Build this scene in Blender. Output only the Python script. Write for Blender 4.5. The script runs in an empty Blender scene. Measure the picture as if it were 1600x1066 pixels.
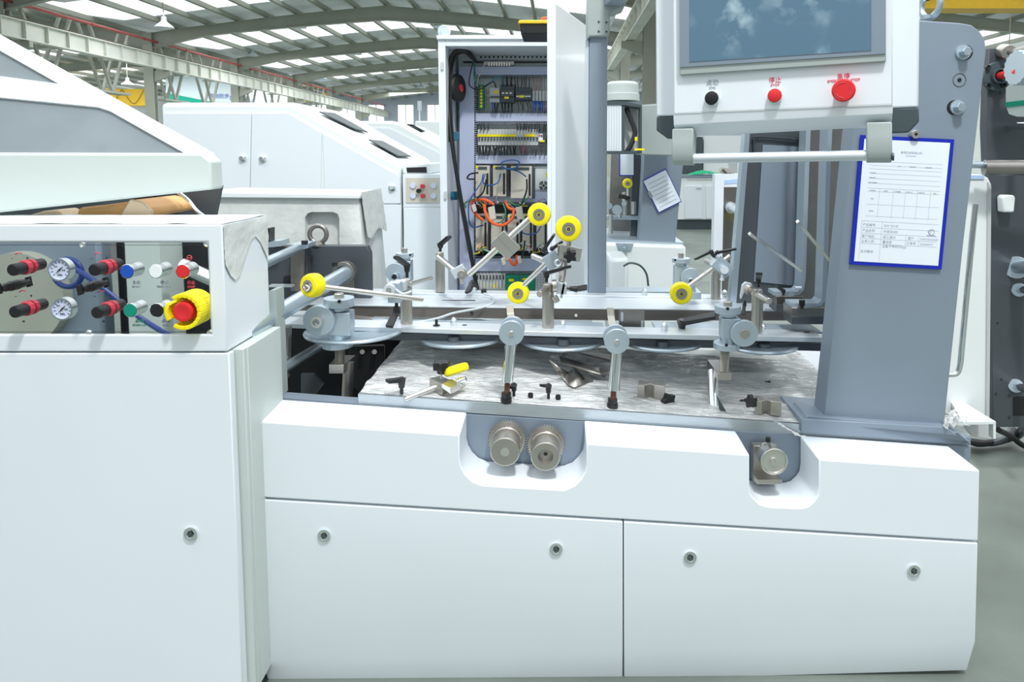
import bpy, math, random
from mathutils import Vector, Matrix, noise
V = Vector
random.seed(7)
SC = bpy.context.scene
COL = SC.collection
# ---------------------------------------------------------------- camera, world, light, exposure
F = 1100.0; CX = 870.0; CY = 336.0; TH = math.radians(5.0); H = 1.5
cam = bpy.data.cameras.new('camera'); camo = bpy.data.objects.new('camera', cam); COL.objects.link(camo)
camo.location = (0, 0, H); camo.rotation_euler = (math.pi/2 - TH, 0, 0)
cam.sensor_fit = 'HORIZONTAL'; cam.sensor_width = 36; cam.lens = 36*F/1600
cam.shift_x = (800 - CX)/1600; cam.shift_y = (CY - 533)/1600
cam.clip_start = 0.05; cam.clip_end = 400
SC.camera = camo
SC.view_settings.view_transform = 'Standard'; SC.view_settings.look = 'None'
SC.view_settings.gamma = 1; SC.view_settings.use_curve_mapping = False
SC.view_settings.exposure = 0.0
w = bpy.data.worlds.new('daylight'); SC.world = w; w.use_nodes = True
wt = w.node_tree; bgn = wt.nodes['Background']
# overcast daylight: bright overhead and down the hall, dimmer towards the closed end behind the camera
wtc = wt.nodes.new('ShaderNodeTexCoord'); wsp = wt.nodes.new('ShaderNodeSeparateXYZ'); wt.links.new(wtc.outputs['Generated'], wsp.inputs[0])
wz = wt.nodes.new('ShaderNodeMapRange'); wz.inputs[1].default_value = -.1; wz.inputs[2].default_value = .9; wz.inputs[3].default_value = .22; wz.inputs[4].default_value = 1.75
wy = wt.nodes.new('ShaderNodeMapRange'); wy.inputs[1].default_value = .1; wy.inputs[2].default_value = .8; wy.inputs[3].default_value = 0; wy.inputs[4].default_value = .9
wt.links.new(wsp.outputs['Z'], wz.inputs[0]); wt.links.new(wsp.outputs['Y'], wy.inputs[0])
wa = wt.nodes.new('ShaderNodeMath'); wa.operation = 'ADD'; wt.links.new(wz.outputs[0], wa.inputs[0]); wt.links.new(wy.outputs[0], wa.inputs[1])
wx = wt.nodes.new('ShaderNodeMapRange'); wx.inputs[1].default_value = .3; wx.inputs[2].default_value = 1; wx.inputs[3].default_value = 0; wx.inputs[4].default_value = .3
wt.links.new(wsp.outputs['X'], wx.inputs[0]); wb_ = wt.nodes.new('ShaderNodeMath'); wb_.operation = 'SUBTRACT'; wb_.use_clamp = False
wt.links.new(wa.outputs[0], wb_.inputs[0]); wt.links.new(wx.outputs[0], wb_.inputs[1])
wm = wt.nodes.new('ShaderNodeMath'); wm.operation = 'MAXIMUM'; wm.inputs[1].default_value = .05; wt.links.new(wb_.outputs[0], wm.inputs[0])
bgn.inputs[0].default_value = (0.93, 0.975, 1.0, 1); wt.links.new(wm.outputs[0], bgn.inputs[1])
def area(name, loc, target, size, power, col=(1, 1, 1)):
    l = bpy.data.lights.new(name, 'AREA'); l.shape = 'DISK'; l.size = size; l.energy = power; l.color = col
    o = bpy.data.objects.new(name, l); COL.objects.link(o); o.location = loc
    o.rotation_euler = (V(target) - V(loc)).to_track_quat('-Z', 'Y').to_euler(); return o
area('high_bay_lamp', (0.9, -0.4, 6.2), (0.1, 2.3, 0.9), 0.55, 290, (1, .99, .97))
area('high_bay_lamp', (-2.2, 1.2, 6.2), (-0.6, 2.4, 0.9), 0.8, 28, (.96, .99, 1))

# daylight falling through the roof skylights of the hall
for sx in (-33, -9, 15):
    for sy in (31, 43, 53, 63, 75):
        l = area('skylight', (sx, sy, 8.0), (sx, sy, 0), 1, 1500, (.95, .98, 1)); l.data.shape = 'RECTANGLE'; l.data.size = 18; l.data.size_y = 4

# ---------------------------------------------------------------- pixel helpers (photo ray at a chosen depth)
def P(x, y, Y):
    u = (x - CX)/F; v = (CY - y)/F
    d = V((u, math.cos(TH) + v*math.sin(TH), -math.sin(TH) + v*math.cos(TH)))
    return V((0, 0, H)) + d*(Y/d.y)
def PZ(x, y, z):
    p = P(x, y, 1.0) - V((0, 0, H)); k = (z - H)/p.z
    return V((0, 0, H)) + p*k
def R(px, Y): return px*Y/F

# ---------------------------------------------------------------- materials
MATS = {}
def mat(name, col, rough=.5, metal=0, bump=0, bscale=40, var=0, vscale=6, alpha=1, emit=None, coat=0, stretch=None, spec=None):
    m = bpy.data.materials.new(name); m.use_nodes = True; nt = m.node_tree; b = nt.nodes['Principled BSDF']
    b.inputs['Base Color'].default_value = (*col, 1); b.inputs['Roughness'].default_value = rough
    b.inputs['Metallic'].default_value = metal; b.inputs['Alpha'].default_value = alpha
    if coat: b.inputs['Coat Weight'].default_value = coat; b.inputs['Coat Roughness'].default_value = .08
    if spec is not None: b.inputs['Specular IOR Level'].default_value = spec
    if emit: b.inputs['Emission Color'].default_value = (*col, 1); b.inputs['Emission Strength'].default_value = emit
    tc = nt.nodes.new('ShaderNodeTexCoord'); mp = nt.nodes.new('ShaderNodeMapping')
    nt.links.new(tc.outputs['Object'], mp.inputs[0])
    if stretch: mp.inputs['Scale'].default_value = stretch
    nz = nt.nodes.new('ShaderNodeTexNoise'); nz.inputs['Scale'].default_value = vscale; nz.inputs['Detail'].default_value = 4
    nt.links.new(mp.outputs[0], nz.inputs['Vector'])
    mx = nt.nodes.new('ShaderNodeMix'); mx.data_type = 'RGBA'; mx.blend_type = 'MULTIPLY'
    mx.inputs[6].default_value = (*col, 1)
    rp = nt.nodes.new('ShaderNodeMapRange'); rp.inputs[1].default_value = .3; rp.inputs[2].default_value = .7
    v = var if var else .03
    rp.inputs[3].default_value = 1 - v; rp.inputs[4].default_value = 1 + v*.4
    nt.links.new(nz.outputs[0], rp.inputs[0]); mx.inputs[0].default_value = 1
    nt.links.new(rp.outputs[0], mx.inputs[7]); nt.links.new(mx.outputs[2], b.inputs['Base Color'])
    if bump:
        n2 = nt.nodes.new('ShaderNodeTexNoise'); n2.inputs['Scale'].default_value = bscale; n2.inputs['Detail'].default_value = 5
        nt.links.new(mp.outputs[0], n2.inputs['Vector'])
        bp = nt.nodes.new('ShaderNodeBump'); bp.inputs['Strength'].default_value = bump; bp.inputs['Distance'].default_value = .01
        nt.links.new(n2.outputs[0], bp.inputs['Height']); nt.links.new(bp.outputs[0], b.inputs['Normal'])
    MATS[name] = m; return m
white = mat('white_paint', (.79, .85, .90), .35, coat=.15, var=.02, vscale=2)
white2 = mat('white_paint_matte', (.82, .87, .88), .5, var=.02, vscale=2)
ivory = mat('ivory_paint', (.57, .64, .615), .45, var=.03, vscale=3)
wrapw = mat('wrapped_white_panel', (.72, .76, .74), .3, bump=.5, bscale=22, var=.1, vscale=9)
seam = mat('near_black_matte', (.03, .04, .045), .8)  # even near-black tone for the beam slot, window frame strip and drive panels
grey = mat('grey_painted_steel', (.25, .31, .38), .42, metal=.25, var=.05, vscale=3)
greyd = mat('dark_grey_painted_steel', (.085, .10, .115), .4, metal=.3, var=.12, vscale=3)
plateg = mat('ground_steel_plate', (.52, .58, .62), .34, metal=.7, var=.06, vscale=14, bump=.05, bscale=60, stretch=(1, 6, 6))
zinc = mat('zinc_plated_steel', (.50, .60, .67), .3, metal=.75, var=.04)
alu = mat('anodised_aluminium', (.48, .57, .64), .36, metal=.55, var=.03)
alul = mat('bright_aluminium', (.66, .72, .77), .38, metal=.45, var=.03)
chrome = mat('chrome', (.82, .86, .88), .1, metal=1)
nickel = mat('nickel_plated_steel', (.47, .45, .41), .3, metal=.85, var=.06, vscale=20)
nickelb = mat('bright_nickel_rod', (.70, .69, .65), .2, metal=.9, var=.03)
brown = mat('brown_steel', (.27, .245, .225), .35, metal=.7, var=.15, vscale=5, stretch=(.4, 3, 5))
steel = mat('dull_steel_sheet', (.30, .29, .27), .32, metal=.85, var=.12, vscale=10)
rust = mat('rusty_thread', (.13, .06, .035), .7, metal=.3, var=.3, vscale=60)
black = mat('black_plastic', (.012, .013, .015), .35, var=.1)
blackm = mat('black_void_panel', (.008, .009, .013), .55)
rubber = mat('black_rubber', (.02, .021, .023), .6)
yellow = mat('yellow_polyurethane', (.93, .80, .012), .38, spec=.3, var=.02)
yellowc = mat('yellow_crane_paint', (.9, .55, .03), .5, var=.05)
red = mat('red_plastic', (.72, .025, .03), .3)
redc = mat('red_collar', (.52, .03, .06), .4)
redp = mat('red_pipe_paint', (.5, .10, .09), .5, var=.1)
blue = mat('blue_plastic', (.01, .09, .5), .3)
blueb = mat('blue_frame', (.006, .02, .42), .35)
green = mat('green_plastic', (.0, .27, .19), .35)
greenc = mat('green_cloth', (.0, .36, .17), .8, bump=.5, bscale=10)
whitep = mat('white_button_plastic', (.85, .9, .92), .35)
paper = mat('paper', (.80, .87, .95), .6, var=.01)
ink = mat('black_ink', (.03, .03, .035), .7)
inkg = mat('grey_ink', (.35, .38, .45), .7)
inkr = mat('red_ink', (.75, .06, .12), .6)
inkgr = mat('green_ink', (.02, .3, .22), .6)
inkb = mat('blue_ink', (.05, .1, .45), .6)
orange = mat('orange_conduit', (.85, .13, .03), .45)
cardb = mat('tan_card', (.72, .40, .16), .7, var=.15, vscale=12)
cream = mat('cream_plastic', (.60, .58, .50), .5, var=.04)
creamp = mat('cream_card', (.78, .60, .42), .7, var=.06)
duct = mat('grey_wire_duct', (.50, .56, .74), .5)
slot = mat('duct_slots', (.30, .34, .40), .5)
lgrey = mat('light_grey_plastic', (.55, .58, .58), .5)
ggrey = mat('green_grey_casting', (.37, .43, .42), .45, var=.03)
pale = mat('pale_grey_panel', (.76, .84, .83), .45)
dgrey = mat('dark_slate_plastic', (.055, .08, .09), .45)
bluew = mat('blue_wire', (.02, .10, .30), .5)
greenw = mat('green_wire', (.02, .22, .09), .5)
pinkw = mat('pink_wire', (.55, .28, .25), .5)
pcb = mat('green_circuit_board', (.0, .25, .13), .5)
teal = mat('blue_ribbed_hose', (.03, .17, .24), .5)
beam = mat('beam_paint', (.40, .42, .36), .6, var=.1, vscale=1)
beamw = mat('crane_beam_paint', (.72, .74, .67), .6, var=.12, vscale=1)
beamd = mat('dark_rail', (.10, .07, .06), .7)
concrete = mat('concrete_floor', (.175, .21, .185), .55, var=.28, vscale=2.2, bump=.25, bscale=50)
conc2 = None
wallb = mat('blue_grey_wall', (.50, .56, .66), .8)
wallw = mat('factory_wall', (.62, .66, .64), .8)
banner = mat('banner_white', (.66, .76, .80), .7)
bannerg = mat('banner_green', (.0, .36, .24), .7)
mirror = mat('polished_stainless', (.80, .83, .82), .014, metal=1, bump=.004, bscale=4)
gauge = mat('gauge_dial', (.62, .68, .86), .4)
label = mat('label_blue', (.45, .62, .88), .5)
def glassy(name, col, alpha, rough=.05):
    m = mat(name, col, rough, alpha=alpha, var=.12, vscale=3); return m
smoke = glassy('tinted_acrylic', (.30, .36, .39), .62, .1)
darkwin = mat('dark_roof_window', (.10, .125, .13), .45, spec=.1, var=.2, vscale=4)
lampglass = glassy('lamp_glass', (.8, .9, .95), .6)
# plastic film
film = bpy.data.materials.new('clear_plastic_film'); film.use_nodes = True
nt = film.node_tree; b = nt.nodes['Principled BSDF']; b.inputs['Base Color'].default_value = (.93, .95, .95, 1)
b.inputs['Roughness'].default_value = .12; b.inputs['Specular IOR Level'].default_value = .9
nz = nt.nodes.new('ShaderNodeTexNoise'); nz.inputs['Scale'].default_value = 5; nz.inputs['Detail'].default_value = 6; nz.inputs['Distortion'].default_value = 1.2
tc = nt.nodes.new('ShaderNodeTexCoord'); mp = nt.nodes.new('ShaderNodeMapping'); mp.inputs['Scale'].default_value = (1, 2.6, 1)
nt.links.new(tc.outputs['Object'], mp.inputs[0]); nt.links.new(mp.outputs[0], nz.inputs['Vector'])
rp = nt.nodes.new('ShaderNodeMapRange'); rp.inputs[1].default_value = .38; rp.inputs[2].default_value = .62
rp.inputs[3].default_value = .55; rp.inputs[4].default_value = .95
nt.links.new(nz.outputs[0], rp.inputs[0]); nt.links.new(rp.outputs[0], b.inputs['Alpha'])
n2 = nt.nodes.new('ShaderNodeTexNoise'); n2.inputs['Scale'].default_value = 16; n2.inputs['Detail'].default_value = 5; n2.inputs['Distortion'].default_value = 2
nt.links.new(mp.outputs[0], n2.inputs['Vector'])
bp = nt.nodes.new('ShaderNodeBump'); bp.inputs['Strength'].default_value = .9; bp.inputs['Distance'].default_value = .035
nt.links.new(n2.outputs[0], bp.inputs['Height']); nt.links.new(bp.outputs[0], b.inputs['Normal'])
# touch screen with finger smudges
screen = bpy.data.materials.new('dark_glass_screen'); screen.use_nodes = True
nt = screen.node_tree; b = nt.nodes['Principled BSDF']
tc = nt.nodes.new('ShaderNodeTexCoord')
n1 = nt.nodes.new('ShaderNodeTexNoise'); n1.inputs['Scale'].default_value = 26; n1.inputs['Detail'].default_value = 8
n3 = nt.nodes.new('ShaderNodeTexNoise'); n3.inputs['Scale'].default_value = 7; n3.inputs['Detail'].default_value = 1
nt.links.new(tc.outputs['Object'], n1.inputs['Vector']); nt.links.new(tc.outputs['Object'], n3.inputs['Vector'])
m1 = nt.nodes.new('ShaderNodeMapRange'); m1.inputs[1].default_value = .45; m1.inputs[2].default_value = .75
m3 = nt.nodes.new('ShaderNodeMapRange'); m3.inputs[1].default_value = .44; m3.inputs[2].default_value = .62
nt.links.new(n1.outputs[0], m1.inputs[0]); nt.links.new(n3.outputs[0], m3.inputs[0])
mu = nt.nodes.new('ShaderNodeMath'); mu.operation = 'MULTIPLY'
nt.links.new(m1.outputs[0], mu.inputs[0]); nt.links.new(m3.outputs[0], mu.inputs[1])
mx = nt.nodes.new('ShaderNodeMix'); mx.data_type = 'RGBA'
mx.inputs[6].default_value = (.10, .19, .275, 1); mx.inputs[7].default_value = (.50, .66, .74, 1)
nt.links.new(mu.outputs[0], mx.inputs[0]); nt.links.new(mx.outputs[2], b.inputs['Base Color'])
b.inputs['Roughness'].default_value = .18
# roof sheet: foil faced, lets some daylight through
roofm = bpy.data.materials.new('roof_sheet'); roofm.use_nodes = True
nt = roofm.node_tree; b = nt.nodes['Principled BSDF']; b.inputs['Base Color'].default_value = (.55, .58, .57, 1); b.inputs['Roughness'].default_value = .5
tr = nt.nodes.new('ShaderNodeBsdfTranslucent'); tr.inputs[0].default_value = (.8, .84, .84, 1)
ms = nt.nodes.new('ShaderNodeMixShader'); out = nt.nodes['Material Output']
nz = nt.nodes.new('ShaderNodeTexNoise'); nz.inputs['Scale'].default_value = .8; nz.inputs['Detail'].default_value = 5
tc = nt.nodes.new('ShaderNodeTexCoord'); nt.links.new(tc.outputs['Object'], nz.inputs['Vector'])
rp = nt.nodes.new('ShaderNodeMapRange'); rp.inputs[1].default_value = .3; rp.inputs[2].default_value = .7; rp.inputs[3].default_value = .16; rp.inputs[4].default_value = .40
nt.links.new(nz.outputs[0], rp.inputs[0]); nt.links.new(rp.outputs[0], ms.inputs[0])
nt.links.new(b.outputs[0], ms.inputs[1]); nt.links.new(tr.outputs[0], ms.inputs[2]); nt.links.new(ms.outputs[0], out.inputs[0])

# ---------------------------------------------------------------- mesh builder
def basis(ax):
    ax = V(ax).normalized()
    up = V((0, 0, 1)) if abs(ax.z) < .9 else V((1, 0, 0))
    a = ax.cross(up).normalized(); return ax, a, ax.cross(a).normalized()
class MB:
    def __init__(s): s.v = []; s.f = []
    def add(s, vs, fs):
        n = len(s.v); s.v += [V(q) for q in vs]; s.f += [tuple(i + n for i in f) for f in fs]; return s
    def prism(s, pts, vec):
        n = len(pts); vec = V(vec); vs = [V(p) for p in pts] + [V(p) + vec for p in pts]
        nn = sum(((V(pts[i]) - V(pts[0])).cross(V(pts[(i+1) % n]) - V(pts[0])) for i in range(n)), V((0, 0, 0)))
        fs = [tuple(range(n-1, -1, -1)), tuple(range(n, 2*n))] + [(i, (i+1) % n, n + (i+1) % n, n + i) for i in range(n)]
        if nn.dot(vec) < 0: fs = [f[::-1] for f in fs]
        return s.add(vs, fs)
    def plate(s, px, Y, d): return s.prism([P(x, y, Y) for x, y in px], (0, d, 0))
    def rect(s, x0, y0, x1, y1, Y, d): return s.plate([(x0, y0), (x1, y0), (x1, y1), (x0, y1)], Y, d)
    def box(s, a, b):
        a = V(a); b = V(b)
        return s.prism([(a.x, a.y, a.z), (b.x, a.y, a.z), (b.x, b.y, a.z), (a.x, b.y, a.z)], (0, 0, b.z - a.z))
    def obox(s, c, ax, ay, az):
        c = V(c); ax = V(ax); ay = V(ay); az = V(az)
        return s.prism([c-ax-ay-az, c+ax-ay-az, c+ax+ay-az, c-ax+ay-az], 2*az)
    def loft(s, A, B):
        n = len(A); return s.add(list(A) + list(B), [tuple(range(n-1, -1, -1)), tuple(range(n, 2*n))] + [(i, (i+1) % n, n + (i+1) % n, n + i) for i in range(n)])
    def lathe(s, p, ax, prof, n=24):
        ax, a, b_ = basis(ax); p = V(p); vs = []; fs = []
        for t, r in prof:
            for k in range(n):
                q = 2*math.pi*k/n; vs.append(p + ax*t + (a*math.cos(q) + b_*math.sin(q))*max(r, 1e-5))
        m = len(prof)
        for j in range(m-1):
            for k in range(n): fs.append((j*n+k, j*n+(k+1) % n, (j+1)*n+(k+1) % n, (j+1)*n+k))
        fs.append(tuple(range(n-1, -1, -1))); fs.append(tuple((m-1)*n+k for k in range(n)))
        return s.add(vs, fs)
    def cyl(s, p0, p1, r0, r1=None, n=20, bev=0):
        p0 = V(p0); p1 = V(p1); L = (p1-p0).length; r1 = r0 if r1 is None else r1
        if bev: prof = [(0, r0-bev), (bev, r0), (L-bev, r1), (L, r1-bev)]
        else: prof = [(0, r0), (L, r1)]
        return s.lathe(p0, p1-p0, prof, n)
    def ring(s, p, ax, ro, ri, t, n=28):
        ax_, a, b_ = basis(ax); p = V(p); vs = []
        for (tt, r) in ((0, ro), (t, ro), (t, ri), (0, ri)):
            for k in range(n):
                q = 2*math.pi*k/n; vs.append(p + ax_*tt + (a*math.cos(q) + b_*math.sin(q))*r)
        fs = []
        for j in range(4):
            j2 = (j+1) % 4
            for k in range(n): fs.append((j*n+k, j*n+(k+1) % n, j2*n+(k+1) % n, j2*n+k))
        return s.add(vs, fs)
    def torus(s, p, ax, Rr, r, n=32, m=12, arc=1.0, start=0):
        ax_, a, b_ = basis(ax); p = V(p); vs = []; fs = []; nn = n if arc >= 1 else n+1
        for i in range(nn):
            q = start + 2*math.pi*arc*i/n; d = a*math.cos(q) + b_*math.sin(q)
            for j in range(m):
                g = 2*math.pi*j/m; vs.append(p + d*(Rr + r*math.cos(g)) + ax_*r*math.sin(g))
        for i in range(n):
            i2 = (i+1) % nn
            for j in range(m): fs.append((i*m+j, i2*m+j, i2*m+(j+1) % m, i*m+(j+1) % m))
        return s.add(vs, fs)
    def tube(s, pts, r, n=8, smooth=6):
        pts = [V(p) for p in pts]
        if smooth and len(pts) > 2:
            q = [pts[0]*2-pts[1]] + pts + [pts[-1]*2-pts[-2]]; o = []
            for i in range(1, len(q)-2):
                for k in range(smooth):
                    t = k/smooth; a, b_, c, d = q[i-1:i+3]
                    o.append(.5*((2*b_) + (c-a)*t + (2*a-5*b_+4*c-d)*t*t + (3*b_-a-3*c+d)*t**3))
            o.append(pts[-1]); pts = o
        vs = []; fs = []; up = None
        for i, p in enumerate(pts):
            t = (pts[min(i+1, len(pts)-1)] - pts[max(i-1, 0)]).normalized()
            if up is None: _, up, _ = basis(t)
            up = (up - t*up.dot(t)).normalized(); sd = t.cross(up)
            for k in range(n):
                g = 2*math.pi*k/n; vs.append(p + (up*math.cos(g) + sd*math.sin(g))*r)
        m = len(pts)
        for i in range(m-1):
            for k in range(n): fs.append((i*n+k, i*n+(k+1) % n, (i+1)*n+(k+1) % n, (i+1)*n+k))
        fs.append(tuple(range(n-1, -1, -1))); fs.append(tuple((m-1)*n+k for k in range(n)))
        return s.add(vs, fs)
    def text(s, body, org, xd, ud, size, center=True, depth=.0006):
        c = bpy.data.curves.new('lettering', 'FONT'); c.body = body; c.size = size; c.extrude = depth/2
        if center: c.align_x = 'CENTER'
        o = bpy.data.objects.new('lettering', c); COL.objects.link(o)
        dg = bpy.context.evaluated_depsgraph_get(); m = bpy.data.meshes.new_from_object(o.evaluated_get(dg))
        xd = V(xd).normalized(); ud = V(ud).normalized(); nn = xd.cross(ud)
        s.add([V(org) + xd*v.co.x + ud*v.co.y + nn*v.co.z for v in m.vertices], [tuple(p.vertices) for p in m.polygons])
        bpy.data.meshes.remove(m); bpy.data.objects.remove(o); bpy.data.curves.remove(c); return s
    def mesh(s, name, off):
        m = bpy.data.meshes.new(name); m.from_pydata([v - off for v in s.v], [], s.f)
        m.polygons.foreach_set('use_smooth', [True]*len(m.polygons)); m.set_sharp_from_angle(angle=math.radians(32)); m.update(); return m
LOC = {}
def tag(o, lab=None, cat=None, group=None, kind=None):
    if lab: o['label'] = lab
    if cat: o['category'] = cat
    if group: o['group'] = group
    if kind: o['kind'] = kind
    return o
def thing(name, lab, cat, loc, group=None):
    o = bpy.data.objects.new(name, None); o.empty_display_size = .05; COL.objects.link(o); o.location = loc
    LOC[o.name] = V(loc); return tag(o, lab, cat, group)
def part(name, mb, m, par, lab=None, bev=0, kind=None):
    off = LOC[par.name]; me = mb.mesh(name, off); me.materials.append(m)
    o = bpy.data.objects.new(name, me); COL.objects.link(o); o.parent = par; LOC[o.name] = off
    if lab: o['label'] = lab
    if kind: o['kind'] = kind
    if bev: bevel(o, bev)
    return o
def bevel(o, wd, seg=2):
    b = o.modifiers.new('bevel', 'BEVEL'); b.width = wd; b.segments = seg; b.limit_method = 'ANGLE'; b.angle_limit = math.radians(40)
def solo(name, mb, m, lab=None, cat=None, group=None, kind=None, bev=0):
    xs = [v.x for v in mb.v]; ys = [v.y for v in mb.v]; zs = [v.z for v in mb.v]
    off = V(((min(xs)+max(xs))/2, (min(ys)+max(ys))/2, min(zs)))
    me = mb.mesh(name, off); me.materials.append(m)
    o = bpy.data.objects.new(name, me); COL.objects.link(o); o.location = off; LOC[o.name] = off
    if bev: bevel(o, bev)
    return tag(o, lab, cat, group, kind)
def cut(o, cutters):
    """subtract the cutter builders from a finished part, leave plain mesh"""
    tmp = []
    for c in cutters:
        me = c.mesh('cutter', LOC[o.name]); q = bpy.data.objects.new('cutter', me); COL.objects.link(q); q.location = o.matrix_basis.translation
        if o.parent: q.location = LOC[o.name]
        md = o.modifiers.new('cut', 'BOOLEAN'); md.object = q; md.solver = 'EXACT'; md.operation = 'DIFFERENCE'; tmp.append(q)
    bpy.context.view_layer.update()
    dg = bpy.context.evaluated_depsgraph_get(); m2 = bpy.data.meshes.new_from_object(o.evaluated_get(dg))
    o.modifiers.clear(); o.data = m2
    for q in tmp: bpy.data.objects.remove(q)
    m2.polygons.foreach_set('use_smooth', [True]*len(m2.polygons)); m2.set_sharp_from_angle(angle=math.radians(32))
def dup(root, loc, lab=None, group=None):
    r = root.copy(); COL.objects.link(r); r.location = loc
    if lab: r['label'] = lab
    if group: r['group'] = group
    for ch in root.children:
        c = ch.copy(); COL.objects.link(c); c.parent = r
        for g in ch.children:
            d = g.copy(); COL.objects.link(d); d.parent = c
    return r
def smoothpts(px, k=4):
    """closed outline through points kept as is"""
    return px
UP = V((0, 0, 1)); TOW = V((0, -1, 0))
# ================================================================ SETTING
fl = MB().box((-46, -6, -.2), (30, 90, 0)); solo('floor', fl, concrete, kind='structure')
WY = 86.0
# far wall with tall windows
wb = MB(); wins = []
x = -40.0
k = WY/F
win_px = [(485, 511), (530, 556), (575, 601), (621, 647), (667, 693), (713, 739), (759, 785), (805, 831), (851, 877), (897, 923), (943, 969)]
zt = P(0, 163, WY).z; zb = P(0, 196, WY).z
edges = [-46.0]
for a, b2 in win_px: edges += [P(a, 200, WY).x, P(b2, 200, WY).x]
edges.append(30.0)
for i in range(0, len(edges), 2): wb.box((edges[i], WY, zb), (edges[i+1], WY+.3, zt))
wb.box((-46, WY, 0), (30, WY+.3, zb)); wb.box((-46, WY, zt), (30, WY+.3, 10.5))
solo('wall_far', wb, wallb, kind='structure')
for i in range(1, len(edges)-1, 2):
    wf = MB(); a, b2 = edges[i], edges[i+1]
    for q in (a, (a+b2)/2-.04, b2-.08): wf.box((q, WY+.1, zb), (q+.08, WY+.2, zt))
    wf.box((a, WY+.1, zb), (b2, WY+.2, zb+.08)); wf.box((a, WY+.1, zt-.08), (b2, WY+.2, zt))
    solo('window_%d' % ((i+1)//2), wf, white2, kind='structure')
solo('wall_left', MB().box((-46.2, 10, 0), (-46, WY, 9)), wallw, kind='structure')
solo('wall_right', MB().box((30, 3, 0), (30.2, WY, 9)), wallw, kind='structure')
XL, XR = -21.2, 3.55; ZE, ZR = 7.7, 9.1
BAYS = [27.4, 37.2, 47.0, 56.8, 66.6, 76.4]
def zroof(x, xl, xr):
    xm = (xl+xr)/2; t = abs(x-xm)/((xr-xl)/2); return ZR - (ZR-ZE)*(t*.75+.25*t*t)
SP = [(-46, XL), (XL, XR), (XR, 28.3)]
def roofspan(xl, xr):
    mb = MB(); bands = [22.0]
    for y in BAYS: bands += [y+3.6, y+7.8]
    n = 12
    for j in range(0, len(bands), 2):
        y0 = bands[j]; y1 = bands[j+1] if j+1 < len(bands) else WY
        for i in range(n):
            xa = xl+(xr-xl)*i/n; xb = xl+(xr-xl)*(i+1)/n
            za = zroof(xa, xl, xr)+.27; zc = zroof(xb, xl, xr)+.27
            mb.add([(xa, y0, za), (xb, y0, zc), (xb, y1, zc), (xa, y1, za), (xa, y0, za+.04), (xb, y0, zc+.04), (xb, y1, zc+.04), (xa, y1, za+.04)],
                   [(3, 2, 1, 0), (4, 5, 6, 7), (0, 1, 5, 4), (1, 2, 6, 5), (2, 3, 7, 6), (3, 0, 4, 7)])
    return mb
for sx in SP: solo('ceiling', roofspan(*sx), roofm, kind='structure')
NM = ['left aisle', 'middle aisle', 'right aisle']; OR = ['nearest', 'second nearest', 'third', 'fourth', 'fifth', 'farthest']
rng = {0: BAYS[1:5], 1: BAYS[1:], 2: BAYS[0:4]}
for si, (xl, xr) in enumerate(SP):
    for bi, Y in enumerate(BAYS):
        if si == 0 and bi > 3 or si == 2 and bi > 3: continue
        mb = MB(); n = 16; dep = .75
        for i in range(n):
            xa = xl+(xr-xl)*i/n; xb = xl+(xr-xl)*(i+1)/n; za = zroof(xa, xl, xr); zc = zroof(xb, xl, xr)
            def dd(x):
                t = abs(x-(xl+xr)/2)/((xr-xl)/2); return dep*(.95 - .35*t + 1.0*max(0, t-.75)*4*.45)
            mb.prism([(xa, Y, za-dd(xa)), (xb, Y, zc-dd(xb)), (xb, Y, zc), (xa, Y, za)], (0, .02, 0))
            for (o0, o1) in ((0, -.02), (-1, -1)):
                pa = za if o0 == 0 else za-dd(xa); pb = zc if o0 == 0 else zc-dd(xb)
                mb.prism([(xa, Y-.13, pa-.02), (xb, Y-.13, pb-.02), (xb, Y-.13, pb), (xa, Y-.13, pa)], (0, .28, 0))
        solo('roof_rafter', mb, beam, '%s arched steel roof beam spanning the %s under the roof sheets' % (OR[bi], NM[si]), 'roof beam', 'arched roof beams')
PUR = ['purlins running along the %s roof' % a for a in NM]
for si, (xl, xr) in enumerate(SP):
    first = None; m = 16
    for i in range(1, m):
        x = xl+(xr-xl)*i/m; z = zroof(x, xl, xr)+.02
        if first is None:
            mb = MB().box((x-.035, 22, z), (x+.035, WY, z+.24)).box((x-.11, 22, z), (x+.035, WY, z+.02))
            first = solo('roof_purlin', mb, beam, 'long grey steel purlin running along the %s roof between roof beams' % NM[si], 'purlin', PUR[si])
            x0, z0 = x, z; base = first.location.copy()
        else:
            o = first.copy(); COL.objects.link(o); o.location = base + V((x-x0, 0, z-z0))
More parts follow.
